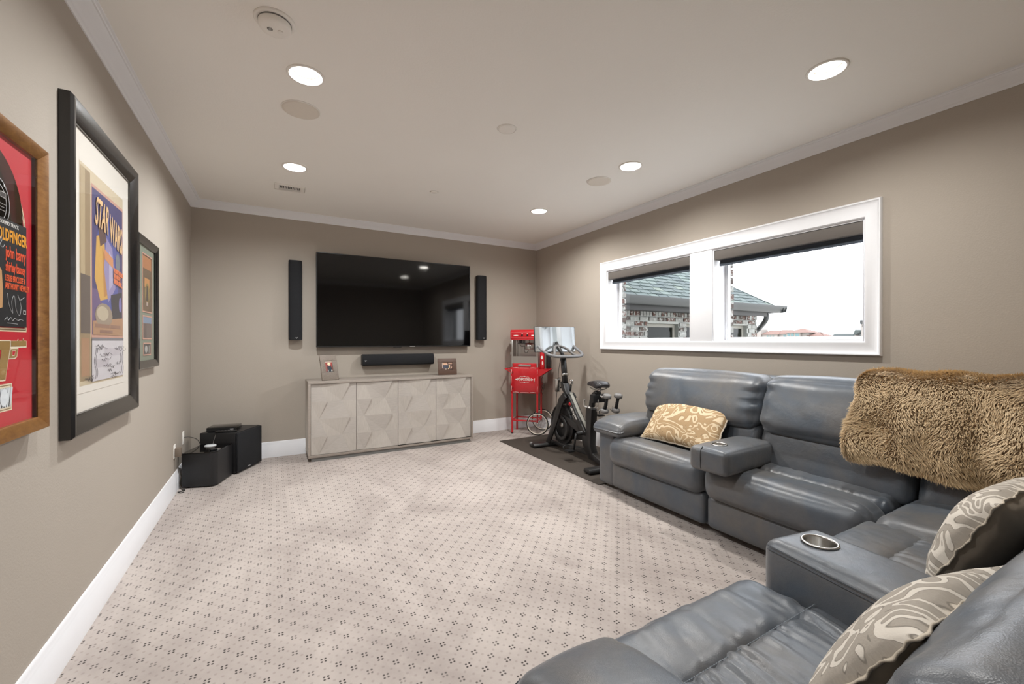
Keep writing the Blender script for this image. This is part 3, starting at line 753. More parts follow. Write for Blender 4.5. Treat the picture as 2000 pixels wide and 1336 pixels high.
og = ink((226, 120, 74))
for i, s_ in enumerate(['A LONG TIME AGO', 'IN A GALAXY', 'FAR, FAR AWAY...']): slant(t, s_, .72, .565-i*.028, .028, -.1, .6, og)
# signatures on the lower sheet
bm = nb(); rs = random.Random(3)
for k in range(26):
    a, b = rs.uniform(.28, .9), rs.uniform(.02, .19); L = rs.uniform(.05, .13)
    if k > 20: a, b = rs.uniform(.06, .2), rs.uniform(.02, .05); L = .06
    pts = [(X+.0046, U(a)+L*j/9, Vv(b)+.007*math.sin(j*rs.uniform(1.5, 3))+.003*rs.random()) for j in range(10)]
    tube(bm, smoothpath(pts, 2), .0007, 3)
for a in (.29, .32, .90, .95):
    tube(bm, [(X+.0046, U(a+.02*math.sin(j)), Vv(.03+.018*j)) for j in range(9)], .0008, 3)
obj('signature', bm, ink((52, 46, 58)), t)
obj('glazing', bx(.0235, .0245, -2.971+.001, -2.213-.001, .983+.001, 2.192-.001), M['glass'], t)

# small black frame, far
t = wall_frame('framed_print', 'narrow dark framed print with green mat, farthest along the left wall', -1.545, -2.06, 1.112, 1.952, .052, .032, M['frame_blk'], .01, .6)
obj('mat_board', bx(.002, .011, -2.009, -1.596, 1.163, 1.901), mat('green_mat_board', (120, 128, 112), .85, var=.12, vscale=30), t)
for (a, b, c, d) in [(-1.90, -1.655, 1.475, 1.855), (-1.895, -1.665, 1.30, 1.455), (-1.88, -1.69, 1.195, 1.278)]:
    bm = nb(); w_ = .008
    for r_ in (rect(a, b, c, c+w_), rect(a, b, d-w_, d), rect(a, a+w_, c+w_, d-w_), rect(b-w_, b, c+w_, d-w_)): prism(bm, r_, WTO, .011, .0135)
    obj('mat_opening', bm, ink((198, 150, 132)), t)
art(t, WTO, [(rect(-1.892, -1.663, 1.483, 1.847), (98, 76, 52)), (rect(-1.88, -1.675, 1.76, 1.84), (170, 112, 70)), (rect(-1.84, -1.72, 1.64, 1.70), (188, 130, 70)), (ell(-1.775, 1.60, .06, .07), (138, 116, 60)), ([(-1.79, 1.65), (-1.765, 1.65), (-1.745, 1.55), (-1.81, 1.55)], (56, 44, 36)), (rect(-1.80, -1.76, 1.52, 1.545), (170, 150, 140)),
            (rect(-1.887, -1.673, 1.308, 1.447), (106, 92, 88)), (rect(-1.887, -1.673, 1.405, 1.447), (120, 140, 164)), (rect(-1.86, -1.80, 1.31, 1.4), (88, 74, 72)),
            (rect(-1.872, -1.698, 1.203, 1.27), (60, 58, 60)), (ell(-1.81, 1.236, .035, .024), (170, 168, 164)), (rect(-1.75, -1.72, 1.21, 1.26), (130, 128, 124))], 'print', .0112, .00015)
obj('glazing', bx(.0165, .0172, -2.008, -1.597, 1.164, 1.900), M['glass'], t)

# gold frame, red mat
t = wall_frame('framed_record', 'gold framed red display with a record and album sleeve, nearest on the left wall', -3.282, -3.96, .985, 1.952, .045, .05, M['gold'], .01, .7)
obj('inner_fillet', bx(.004, .034, -3.335, -3.327, 1.03, 1.907), M['gloss_blk'], t)
obj('mat_board', bx(.002, .024, -3.915, -3.335, 1.03, 1.907), M['red_mat'], t)
cy_, cz_ = -3.63, 1.615; RA = .262
arch = [(cy_+RA*math.sin(a)*.98, cz_+.005+RA*math.cos(a)*.92) for a in np.linspace(-1.38, 1.38, 30)]
arch = [(-3.885, 1.318), (-3.885, 1.655)]+arch+[(-3.372, 1.655), (-3.372, 1.318)]
def inset(poly, k):
    c0 = -3.63; c1 = 1.58
    return [(c0+(a-c0)*(1-k/.25), c1+(b-c1)*(1-k/.26)) for a, b in poly]
art(t, WTO, [(arch, (232, 214, 180)), (inset(arch, .004), (120, 100, 72)), (inset(arch, .008), (232, 214, 180)), (inset(arch, .0115), (170, 20, 36)), (inset(arch, .016), (60, 56, 54))], 'mat_border', .0243, .0002)
bm = nb(); lathe(bm, [(.001, .0262), (.20, .0262), (.203, .0255), (.203, .025)], (0, -3.60, 1.67), 'X', 48); obj('vinyl_record', bm, M['gloss_blk'], t, smooth=False)
bm = nb(); lathe(bm, [(.001, .0268), (.078, .0268), (.079, .0262)], (0, -3.558, 1.70), 'X', 32); obj('record_label', bm, ink((70, 66, 64)), t)
bm = nb()
for r_ in (.06, .077): lathe(bm, [(r_, .027), (r_+.0015, .0272), (r_+.003, .027)], (0, -3.558, 1.70), 'X', 40)
obj('label_ring', bm, M['grey_logo'], t)
art(t, WTO, [(rect(-3.53, -3.50, 1.72, 1.738), (190, 186, 180)), (rect(-3.528, -3.502, 1.722, 1.736), (60, 56, 54)), (rect(-3.55, -3.50, 1.70, 1.702), (150, 146, 140)), (rect(-3.55, -3.51, 1.69, 1.692), (150, 146, 140)), (rect(-3.55, -3.505, 1.68, 1.682), (150, 146, 140)), (ell(-3.51, 1.758, .004, .004), (230, 230, 228))], 'label_print', .0272, .0001)
obj('album_sleeve', bx(.0258, .0285, -3.90, -3.383, 1.333, 1.66), ink((20, 20, 22)), t)
art(t, WTO, [([(-3.56, 1.53), (-3.528, 1.50), (-3.522, 1.44), (-3.525, 1.39), (-3.56, 1.38)], (196, 150, 100)), (rect(-3.405, -3.388, 1.375, 1.388), (200, 200, 196)), (rect(-3.403, -3.39, 1.377, 1.386), (30, 30, 32))], 'sleeve_print', .0287, .0001)
wtext(t, 'ORIGINAL MOTION PICTURE SOUND TRACK', -3.735, 1.642, .0165, .0287, M['print_white'], .9)
wtext(t, 'GOLDFINGER', -3.574, 1.594, .052, .0287, ink((236, 160, 36)), .60, bold=.0012)
wtext(t, 'john barry', -3.507, 1.545, .05, .0287, ink((232, 84, 44)), .56, bold=.0010)
wtext(t, 'shirley bassey', -3.508, 1.503, .042, .0287, ink((232, 84, 44)), .50, bold=.0008)
wtext(t, 'LESLIE BRICUSSE &', -3.511, 1.473, .026, .0287, ink((232, 96, 52)), .56, bold=.0006)
wtext(t, 'ANTHONY NEWLEY', -3.511, 1.449, .026, .0287, ink((232, 96, 52)), .60, bold=.0006)
bm = nb(); rs = random.Random(9)
for pts in ([(-3.54, 1.575), (-3.528, 1.592), (-3.535, 1.60), (-3.54, 1.58), (-3.525, 1.57), (-3.513, 1.58)],
            [(-3.50, 1.435), (-3.49, 1.40), (-3.47, 1.375), (-3.475, 1.41), (-3.46, 1.43), (-3.45, 1.39), (-3.43, 1.37), (-3.42, 1.40), (-3.44, 1.435), (-3.425, 1.42), (-3.40, 1.43)],
            [(-3.515, 1.352), (-3.50, 1.362), (-3.495, 1.352), (-3.48, 1.362), (-3.47, 1.352), (-3.455, 1.36), (-3.44, 1.354), (-3.42, 1.358), (-3.405, 1.354)], [(-3.50, 1.344), (-3.44, 1.342)]):
    tube(bm, smoothpath([(.0290, a, b) for a, b in pts], 5), .0008, 4)
obj('signature', bm, M['grey_logo'], t)
# numeral with pistol shape cut in the mat
seven = [(-3.60, 1.289), (-3.472, 1.289), (-3.474, 1.27), (-3.50, 1.172), (-3.542, 1.172), (-3.52, 1.262), (-3.60, 1.262)]
bar = [(-3.468, 1.289), (-3.43, 1.289), (-3.425, 1.294), (-3.42, 1.289), (-3.40, 1.289), (-3.396, 1.296), (-3.39, 1.289), (-3.376, 1.289), (-3.376, 1.272), (-3.468, 1.272)]
grd = [(-3.468, 1.264), (-3.428, 1.264), (-3.436, 1.24), (-3.446, 1.236), (-3.48, 1.236), (-3.474, 1.25)]
def grow(poly, k):
    cx = sum(a for a, b in poly)/len(poly); cz = sum(b for a, b in poly)/len(poly)
    sx_ = max(abs(a-cx) for a, b in poly); sz_ = max(abs(b-cz) for a, b in poly)
    return [(cx+(a-cx)*(1+k/sx_), cz+(b-cz)*(1+k/sz_)) for a, b in poly]
lay = []
for p_ in (seven, bar, grd): lay.append((grow(p_, .0045), (236, 222, 196)))
for p_ in (seven, bar, grd): lay.append((p_, (150, 118, 62)))
lay += [(grow([(-3.462, 1.257), (-3.444, 1.257), (-3.45, 1.244), (-3.462, 1.244)], .002), (236, 222, 196)), ([(-3.462, 1.257), (-3.444, 1.257), (-3.45, 1.244), (-3.462, 1.244)], (190, 18, 36))]
art(t, WTO, lay, 'numeral_inlay', .0243, .0002)
lay = [(rect(-3.72, -3.462, 1.075, 1.158), (232, 218, 190)), (rect(-3.716, -3.466, 1.079, 1.154), (140, 108, 60)), (rect(-3.713, -3.469, 1.082, 1.151), (232, 218, 190)), (rect(-3.708, -3.474, 1.087, 1.146), (26, 26, 28))]
for i in range(7): lay.append(([(-3.56+i*.013, 1.087), (-3.552+i*.013, 1.087), (-3.540+i*.013, 1.146), (-3.552+i*.013, 1.146)], (214, 220, 224)))
lay.append((ell(-3.511, 1.117, .022, .027), (226, 232, 236)))
art(t, WTO, lay, 'small_print', .0243, .0002)
obj('glazing', bx(.0335, .0342, -3.914, -3.328, 1.031, 1.906), M['glass'], t)

# ------------------------------------------------------------------ subwoofers, receiver, hub, outlets
t = thing('subwoofer', 'large black cube subwoofer in the back left corner under the set-top box', 'subwoofer', (.433, -.542, 0), math.atan2(.36, .196), world=False, group='subwoofers in the corner')
# local x along the grille side, local y towards the left wall
Dx, Dy, Hs = .41, .36, .40
obj('cabinet', bx(.0, Dx, .022, Dy, .012, Hs), M['vinyl_blk'], t, bevel=.003)
obj('grille', bx(.004, Dx-.004, 0, .02, .016, Hs-.004), M['cloth_blk'], t, bevel=.006)
bm = nb(); [box(bm, .16+i*.012, .167+i*.012, -.0012, .0, .03, .036+.004*(i % 2)) for i in range(4)]; obj('logo', bm, M['grey_logo'], t, label='tiny silver logo')
for (a, b) in ((.03, .05), (Dx-.03, .05), (.03, Dy-.03), (Dx-.03, Dy-.03)):
    bm = nb(); lathe(bm, [(.015, 0), (.017, .012)], (a, b, 0), seg=16); obj('foot', bm, M['black'], t)
t = thing('subwoofer', 'smaller dark grey subwoofer with rounded corner, in front of the large one', 'subwoofer', (.289, -.853, 0), math.atan2(.333, .104), world=False, group='subwoofers in the corner')
Dx, Dy, Hs = .335, .262, .308
bm = nb()
P = [(0+.05*(1-math.sin(a)), .05*(1-math.cos(a))) for a in np.linspace(0, PI/2, 10)]
P = [(p[0], p[1]) for p in P]; poly = [(.05, 0), (Dx, 0), (Dx, Dy), (0, Dy), (0, .05)]+P[::-1][1:-1]
prism(bm, poly, lambda u, v, d: (u, v, d), .012, Hs-.008); obj('cabinet', bm, M['vinyl_blk'], t, autos=.5)
bm = nb(); prism(bm, [(u*1.0, v) for u, v in poly], lambda u, v, d: (u, v, d), Hs-.006, Hs); obj('top_plate', bm, M['gloss_blk'], t, autos=.5)
bm = nb(); prism(bm, [(u*.98+.004, v*.97+.004) for u, v in poly], lambda u, v, d: (u, v, d), Hs-.009, Hs-.005); obj('shadow_gap', bm, M['black'], t)
for (a, b) in ((.05, .05), (Dx-.04, .04), (.04, Dy-.04), (Dx-.04, Dy-.04)):
    bm = nb(); lathe(bm, [(.013, 0), (.015, .012)], (a, b, 0), seg=16); obj('foot', bm, M['black'], t)

t = thing('set_top_box', 'flat black set-top box lying on the large subwoofer', 'set-top box', (.31, -.33, .40), math.radians(-12), world=False)
obj('case', bx(-.13, .12, -.07, .11, .004, .045), M['gloss_blk'], t, bevel=.004)
obj('front_panel', bx(-.128, .118, -.073, -.069, .008, .041), M['black'], t)
obj('button', bx(.07, .1, -.0745, -.0725, .02, .028), M['grey_logo'], t)
for (a, b) in ((-.11, -.05), (.1, -.05), (-.11, .09), (.1, .09)):
    bm = nb(); lathe(bm, [(.008, 0), (.009, .004)], (a, b, 0), seg=12); obj('foot', bm, M['black'], t)
t = thing('remote_control', 'black remote control beside the set-top box on the large subwoofer', 'remote control', (.335, -.445, .401), math.radians(-14), world=False)
obj('body', bx(-.09, .09, -.02, .02, 0, .018), M['black'], t, bevel=.006)
for i in range(5):
    obj('button', bx(-.07+i*.028, -.055+i*.028, -.006, .006, .0175, .0195), M['grey_plast'], t)
t = thing('puck_hub', 'round silver topped puck on the smaller subwoofer', 'smart hub', (.235, -.70, .308), world=False)
bm = nb(); lathe(bm, [(.001, 0), (.03, 0), (.034, .006), (.03, .012), (.045, .022), (.047, .028)], seg=32); obj('base', bm, M['grey_plast'], t, smooth=True)
bm = nb(); lathe(bm, [(.047, .028), (.046, .034), (.038, .038), (.001, .039)], seg=32); obj('top', bm, mat('silver_plastic', (200, 204, 206), .25), t, smooth=True)
t = thing('dongle', 'small black dongle with a short plug beside the puck', 'adapter', (.27, -.76, .308), .5, world=False)
obj('body', bx(-.03, .02, -.012, .012, 0, .012), M['black'], t, bevel=.003)
obj('plug', bx(.02, .05, -.005, .005, .003, .009), M['steel'], t)
bm = nb(); tube(bm, smoothpath([(.26, -.56, .403), (.262, -.60, .401), (.255, -.635, .375), (.25, -.66, .335), (.25, -.68, .330)], 6), .003, 6)
tag(obj('thin_cable', bm, M['cord'], None, smooth=True), 'thin grey cable hanging from the large subwoofer down to the puck', 'cable')
for (y, z, lab) in ((-.853, .35, 'beige wall outlet with a plugged adapter low on the left wall'), (-.457, .388, 'beige cable plate low on the left wall near the corner')):
    t = thing('outlet_plate', lab, 'wall outlet', (0, y, z), world=False, group='wall plates on the left wall')
    obj('plate', bx(.0003, .006, -.036, .036, -.058, .058), M['white_matte'], t, bevel=.002)
    obj('socket', bx(.005, .008, -.017, .017, -.034, .034), M['white_matte'], t, bevel=.001)
t = thing('power_adapter', 'taupe power adapter plugged into the left wall outlet', 'power adapter', (.008, -.853, .335), world=False)
obj('brick_body', bx(.0005, .042, -.028, .028, -.03, .045), M['taupe_plug'], t, bevel=.004)
bm = nb(); tube(bm, smoothpath([(.02, 0, -.03), (.02, .0, -.09), (.022, -.01, -.15), (.04, -.04, -.2), (.03, -.02, -.26), (.045, 0, -.32), (.06, .03, -.328)], 8), .0035, 8)
obj('cord', bm, M['cord'], t, smooth=True)
bm = nb(); tube(bm, smoothpath([(.008, -.457, .39), (.05, -.44, .385), (.10, -.42, .355), (.125, -.41, .30), (.12, -.41, .22)], 8), .0035, 8)
tag(obj('coaxial_cable', bm, M['cord'], None, smooth=True), 'dark cable looping from the wall plate behind the subwoofers', 'cable')
bm = nb(); tube(bm, smoothpath([(.05, -.80, .004), (.07, -.84, .004), (.03, -.87, .004), (.05, -.9, .004), (.07, -.885, .004)], 6), .0035, 8)
tag(obj('cord_coil', bm, M['black'], None, smooth=True), 'short black cord curled on the carpet by the left baseboard', 'cable')

# ------------------------------------------------------------------ popcorn cart
t = pop = thing('popcorn_cart', 'red popcorn machine on a two-wheeled cart in the far corner', 'popcorn machine', (3.62, -.275, 0), -PI/4)
px0, px1, pyf, pyb = 3.575, 3.957, -.40, -.11
ORG[t.name] = Vector((px0, pyf, 0))
LEGW = .024
for (a, b) in ((px0, pyf), (px0, pyb-LEGW), (px1-LEGW, pyf), (px1-LEGW, pyb-LEGW)):
    near_wheel = a > 3.8
    obj('leg', bx(a, a+LEGW, b, b+LEGW, .0 if not near_wheel else .15, .57), M['red'], t, bevel=.003)
obj('leg_cap', bx(px0-.001, px0+LEGW+.001, pyf-.001, pyf+LEGW+.001, 0, .012), M['black'], t)
for (a, b, c, d) in ((px0, px1, pyf+.002, pyf+.018), (px0, px1, pyb-.018, pyb-.002), (px0+.002, px0+.018, pyf, pyb), (px1-.018, px1-.002, pyf, pyb)):
    obj('lower_rail', bx(a, b, c, d, .175, .195), M['red'], t, bevel=.002)
cabz0, cabz1 = .565, .925
base_ = obj('base_cabinet', bx(px0-.006, px1+.006, pyf-.005, pyb+.0, cabz0, cabz1), M['red'], t, bevel=.004)
dr = obj('door', bx(px0+.028, px1-.028, pyf-.010, pyf-.0045, cabz0+.025, cabz1-.02), M['red'], t, bevel=.002)
PT = lambda u, v, d: Vector((u, d, v))
orn = nb()
def line2(bm, pts, d, r_=.0012): tube(bm, [(a, d, b) for a, b in pts], r_, 4)
for (zz) in (cabz0+.012, cabz1-.010):
    for (a, b) in ((px0+.03, px0+.11), (px0+.13, px1-.13), (px1-.11, px1-.03)):
        line2(orn, [(a, zz), ((a+b)/2, zz+(.004 if b-a < .1 else 0)), (b, zz)], pyf-.0065, .0025 if b-a < .1 else .0014)
for xx in (px0+.008, px1-.008):
    for (a, b) in ((cabz0+.03, cabz0+.1), (cabz0+.13, cabz1-.12), (cabz1-.09, cabz1-.03)):
        line2(orn, [(xx, a), (xx, b)], pyf-.0065, .0022 if b-a < .1 else .0014)
obj('scroll_border', orn, M['print_white'], t)
cxp = (px0+px1)/2
text_mesh('lettering', 'POPCORN', M['print_white'], t, basis((cxp, pyf-.011, .742), (1, 0, 0), (0, 0, 1)), size=.052, sx=.82, align='CENTER', bold=.0012)
orn = nb()
for sg in (-1, 1):
    line2(orn, [(cxp+sg*.10, .757), (cxp+sg*.135, .757)], pyf-.011, .0025)
    flat(orn, ell(cxp+sg*.115, .757, .011, .009, 8), PT, pyf-.0115)
    for s2 in (-1, 1):
        line2(orn, [(p.x, p.z) for p in smoothpath([(cxp+sg*.01, 0, .757+s2*.042), (cxp+sg*.03, 0, .757+s2*.036), (cxp+sg*.055, 0, .757+s2*.038), (cxp+sg*.07, 0, .757+s2*.028)], 4)], pyf-.011, .0018)
for s2 in (-1, 1): flat(orn, ell(cxp, .757+s2*.044, .009, .008, 8), PT, pyf-.0115)
obj('emblem', orn, M['print_white'], t)
obj('hinge', bx(px0+.022, px0+.03, pyf-.014, pyf-.006, .62, .65), M['dark_metal'], t); obj('hinge', bx(px0+.022, px0+.03, pyf-.014, pyf-.006, .84, .87), M['dark_metal'], t)
bm = nb(); tube(bm, [(px1-.05, pyf-.014, .72), (px1-.046, pyf-.02, .745), (px1-.046, pyf-.014, .775)], .003, 6); obj('latch', bm, M['print_white'], t)
# push handle / shelf brackets on the sides
for sg, xa in ((-1, px0-.006), (1, px1+.006)):
    bm = nb(); Lb = .085 if sg < 0 else .15
    for yy in (pyf+.004, pyb-.03):
        prism(bm, [(xa, .895), (xa+sg*Lb, .905), (xa+sg*Lb, .893), (xa+sg*.012, .835 if sg < 0 else .80), (xa, .835 if sg < 0 else .80)] if sg > 0 else [(xa, .905), (xa+sg*Lb, .9), (xa+sg*Lb, .892), (xa, .85), (xa, .862), (xa-.065, .89), (xa, .893)], lambda u, v, d: (u, d, v), yy, yy+.006)
    obj('side_bracket', bm, M['red'], t)
    bm = nb(); tube(bm, [(xa+sg*Lb, pyf+.002, .9), (xa+sg*Lb, pyb-.02, .9)], .007, 10); obj('push_bar', bm, M['red'], t, smooth=True)
obj('side_shelf', bx(px1+.006, px1+.15, pyf+.004, pyb-.03, .898, .904), M['red'], t)
# kettle cabinet above
kz0, kz1 = .925, 1.42
obj('drawer_front', bx(px0+.012, px1-.012, pyf+.004, pyf+.02, kz0, kz0+.055), M['red'], t, bevel=.002)
obj('drawer_pull', bx(px0+.10, px1-.10, pyf-.006, pyf+.004, kz0+.012, kz0+.040), M['steel'], t, bevel=.003)
obj('cabinet_floor', bx(px0+.004, px1-.004, pyf+.02, pyb, kz0, kz0+.05), M['red'], t)
for (a, b) in ((px0+.001, pyf+.004), (px1-.025, pyf+.004), (px0+.001, pyb-.024), (px1-.025, pyb-.024)):
    obj('corner_post', bx(a, a+.024, b, b+.02, kz0+.0, 1.305), M['steel'], t, bevel=.001)
for zz in (1.10, 1.24): obj('glass_hinge', bx(px0-.014, px0+.002, pyf+.0, pyf+.018, zz, zz+.03), M['steel'], t, bevel=.002)
obj('front_panel', bx(px0+.025, px1-.025, pyf+.008, pyf+.014, kz0+.055, kz0+.145), M['steel'], t)
obj('front_rail', bx(px0+.025, px1-.025, pyf+.005, pyf+.016, kz0+.145, kz0+.153), M['steel'], t)
obj('glass_pane', bx(px0+.025, px1-.025, pyf+.009, pyf+.012, kz0+.153, 1.305), M['glass'], t)
obj('glass_pane', bx(px1-.012, px1-.009, pyf+.024, pyb-.024, kz0+.05, 1.305), M['glass'], t)
obj('glass_pane', bx(px0+.009, px0+.012, pyf+.024, pyb-.024, kz0+.05, 1.305), M['glass'], t)
obj('back_panel', bx(px0+.02, px1-.02, pyb-.012, pyb-.006, kz0+.05, 1.305), M['steel'], t)
bm = nb(); lathe(bm, [(.001, 1.17), (.062, 1.17), (.068, 1.18), (.068, 1.245), (.062, 1.25), (.04, 1.262), (.001, 1.265)], (3.80, -.24, 0), seg=28); ket = obj('kettle', bm, M['steel'], t, smooth=True)
bm = nb(); tube(bm, [(3.80, -.24, 1.262), (3.80, -.24, 1.31)], .008, 8); obj('kettle_hanger', bm, M['steel'], ket)
obj('kettle_arm', bx(3.63, 3.80, -.245, -.235, 1.255, 1.265), M['dark_metal'], t)
bm = nb(); tube(bm, smoothpath([(3.655, -.24, 1.305), (3.66, -.25, 1.25), (3.69, -.27, 1.215), (3.74, -.28, 1.21), (3.735, -.285, 1.16), (3.75, -.28, 1.125), (3.775, -.275, 1.13), (3.79, -.26, 1.17)], 6), .004, 8); obj('kettle_cord', bm, M['cord'], t, smooth=True)
bm = nb(); lathe(bm, [(.02, 1.255), (.024, 1.305)], (3.665, -.22, 0), seg=16); obj('motor_cap', bm, M['black'], t)
obj('lid', bx(px0-.004, px1+.004, pyf-.004, pyb, 1.303, 1.315), M['red'], t, bevel=.003)
bm = nb(); prism(bm, [(pyf-.006, 1.315), (pyf-.006, 1.42), (pyf+.02, 1.447), (pyb-.02, 1.447), (pyb, 1.42), (pyb, 1.315)], lambda u, v, d: (d, u, v), px0-.012, px1+.012); obj('canopy', bm, M['red'], t, bevel=.006)
bm = nb(); 
for zz in (1.332, 1.408): box(bm, px0+.0, px1-.0, pyf-.0085, pyf-.006, zz, zz+.003)
box(bm, px0, px0+.003, pyf-.0085, pyf-.006, 1.332, 1.41)
obj('canopy_stripe', bm, ink((222, 120, 120)), t)
for xx in (3.735, 3.81):
    bm = nb(); lathe(bm, [(.012, 0), (.012, -.012), (.009, -.014), (.001, -.014)], (xx, pyf-.006, 1.37), 'Y', 20); obj('switch', bm, M['black'], t, smooth=True)
bm = nb(); flat(bm, ell(3.645, 1.366, .036, .006, 14), PT, pyf-.0075); flat(bm, ell(3.735, 1.392, .010, .003, 8), PT, pyf-.0075); flat(bm, ell(3.81, 1.392, .010, .003, 8), PT, pyf-.0075); flat(bm, ell(3.885, 1.366, .024, .007, 12), PT, pyf-.0075)
obj('panel_mark', bm, M['print_white'], t)
# tall red carton / side ornament at the right side of the machine
obj('side_placard', bx(px1+.012, px1+.07, -.33, -.27, .905, 1.135), M['red'], t, bevel=.003)
bm = nb(); flat(bm, ell(px1+.04, 1.06, .016, .024, 14), PT, -.331); flat(bm, ell(px1+.05, .985, .010, .026, 12), PT, -.331); obj('placard_mark', bm, M['print_white'], t)
obj('side_post', bx(px1+.085, px1+.14, -.26, -.19, .904, 1.19), M['black'], t, bevel=.004)
# spoked wheels
def wheel(c, r):
    bm = nb(); lathe(bm, [(r-.014, -.008), (r-.003, -.009), (r, 0), (r-.003, .009), (r-.014, .008)], c, 'Y', 48, closed_prof=True); w = obj('wheel', bm, M['black'], t, smooth=True)
    bm = nb(); lathe(bm, [(r-.024, -.009), (r-.0142, -.0085), (r-.0142, .0085), (r-.024, .009)], c, 'Y', 48, closed_prof=True); obj('rim', bm, mat('cream_rim', (226, 216, 200), .4), w, smooth=True)
    bm = nb(); lathe(bm, [(.001, -.016), (.012, -.016), (.014, -.01), (.014, .01), (.012, .016), (.001, .016)], c, 'Y', 20); obj('hub', bm, M['steel'], w, smooth=True)
    bm = nb()
    for k in range(16):
        a = 2*PI*k/16; tube(bm, [(c[0]+.012*math.cos(a), c[1]+(.006 if k % 2 else -.006), c[2]+.012*math.sin(a)), (c[0]+(r-.015)*math.cos(a+.12), c[1], c[2]+(r-.015)*math.sin(a+.12))], .0013, 4)
    obj('spokes', bm, M['chrome'], w)
WR = .155
wheel((3.955, -.43, WR), WR); wheel((3.955, -.08, WR), WR)
bm = nb(); tube(bm, [(3.955, -.43, WR), (3.955, -.08, WR)], .006, 8); obj('axle', bm, M['steel'], t, smooth=True)
bm = nb()
pts = [(px1+.02, -.2, .86)]+[(px1+.02+.012*math.sin(k*1.3), -.2+.006*math.cos(k), .84-.03*k) for k in range(1, 12)]
tube(bm, smoothpath(pts, 5), .003, 6); tube(bm, smoothpath([(px1+.03, -.2, .70), (px1+.048, -.2, .66), (px1+.035, -.2, .60), (px1+.015, -.2, .64), (px1+.03, -.2, .70)], 6), .003, 6); obj('power_cord', bm, M['cord'], t, smooth=True)

# ------------------------------------------------------------------ rubber mat and exercise bike
bm = nb(); prism(bm, [(3.26, -.60), (4.17, -.60), (4.17, -2.50), (3.26, -2.50)], lambda u, v, d: (u, v, d), .0005, .006)
tag(obj('rubber_floor_mat', bm, M['rubber'], None, bevel=.0015), 'dark brown rubber mat on the carpet under the exercise bike', 'floor mat')
BX = 3.67; FZ = .006
bk = t = thing('exercise_bike', 'black stationary exercise bike with tablet screen standing on the mat', 'exercise bike', (BX, -1.65, FZ), math.radians(-4.5), world=False)
def L(y, z, x=0): return (x, y+1.65, z-FZ)
def plate(bm, pts, x0, x1): prism(bm, [(y+1.65, z-FZ) for y, z in pts], lambda u, v, d: (d, u, v), x0, x1)
# feet
for (y, lab) in ((-1.12, 'front'), (-2.24, 'rear')):
    bm = nb(); prism(bm, [(y+1.65+a, b) for a, b in ((-.055, .012), (-.055, .03), (-.04, .05), (.04, .05), (.055, .03), (.055, .012))], lambda u, v, d: (d, u, v), -.27, .27)
    obj('stabilizer_foot', bm, M['dark_metal'], t, bevel=.006)
    for sx_ in (-1, 1):
        bm = nb(); lathe(bm, [(.02, 0), (.022, .012)], (sx_*.24, y+1.65, 0), seg=16); obj('leveling_pad', bm, M['black'], t)
bm = nb(); 
for sx_ in (-1, 1): lathe(bm, [(.028, 0), (.028, .02)], (sx_*.27-(.02 if sx_ > 0 else 0), -1.075+1.65, .03), 'X', 18)
obj('transport_wheel', bm, M['grey_plast'], t, smooth=True)
# front forks (two), main head and beams
fork = [(-1.10, .045), (-1.19, .045), (-1.36, .33), (-1.47, .55), (-1.56, .65), (-1.50, .70), (-1.40, .62), (-1.30, .40), (-1.20, .22)]
for sx_ in (-.075, .055):
    bm = nb(); plate(bm, fork, sx_, sx_+.02); obj('fork', bm, M['dark_metal'], t, bevel=.005)
bm = nb(); plate(bm, [(-1.385, .82), (-1.455, .80), (-1.50, .71), (-1.56, .66), (-1.62, .56), (-1.52, .60), (-1.46, .56), (-1.42, .62), (-1.455, .69), (-1.40, .745)], -.04, .04); obj('head_frame', bm, M['dark_metal'], t, bevel=.006)
bm = nb(); plate(bm, [(-1.50, .70), (-1.58, .66), (-1.72, .49), (-1.87, .33), (-1.93, .36), (-1.89, .42), (-1.86, .30), (-1.80, .26), (-1.74, .36), (-1.60, .54), (-1.50, .60)][:4]+[(-1.92, .28), (-1.80, .27), (-1.72, .37), (-1.58, .55), (-1.48, .60)], -.04, .04); diag = obj('main_beam', bm, M['dark_metal'], t, bevel=.006)
bm = nb(); plate(bm, [(-1.545, .700), (-1.556, .706), (-1.735, .492), (-1.885, .345), (-1.878, .338), (-1.726, .484)], -.018, .018); obj('beam_guard', bm, mat('grey_guard', (140, 138, 130), .45), t, bevel=.002)
bm = nb(); plate(bm, [(-1.36, .43), (-1.50, .43), (-1.74, .37), (-1.80, .28), (-1.70, .30), (-1.48, .36), (-1.34, .36)], -.035, .035); obj('cross_beam', bm, M['dark_metal'], t, bevel=.006)
bm = nb(); plate(bm, [(-1.90, .60), (-2.00, .58), (-1.985, .42), (-1.97, .20), (-2.03, .05), (-1.95, .05), (-1.87, .12), (-1.82, .22), (-1.83, .30), (-1.90, .33), (-1.885, .48)], -.04, .04); obj('seat_tube', bm, M['dark_metal'], t, bevel=.008)
bm = nb(); plate(bm, [(-1.97, .13), (-1.97, .05), (-2.24, .03), (-2.28, .05), (-2.1, .09)], -.035, .035); obj('rear_beam', bm, M['dark_metal'], t, bevel=.006)
bm = nb(); plate(bm, [(-1.15, .05), (-1.18, .09), (-1.5, .10), (-1.87, .14), (-1.90, .08), (-1.5, .055)], -.03, .03); obj('base_beam', bm, M['dark_metal'], t, bevel=.005)
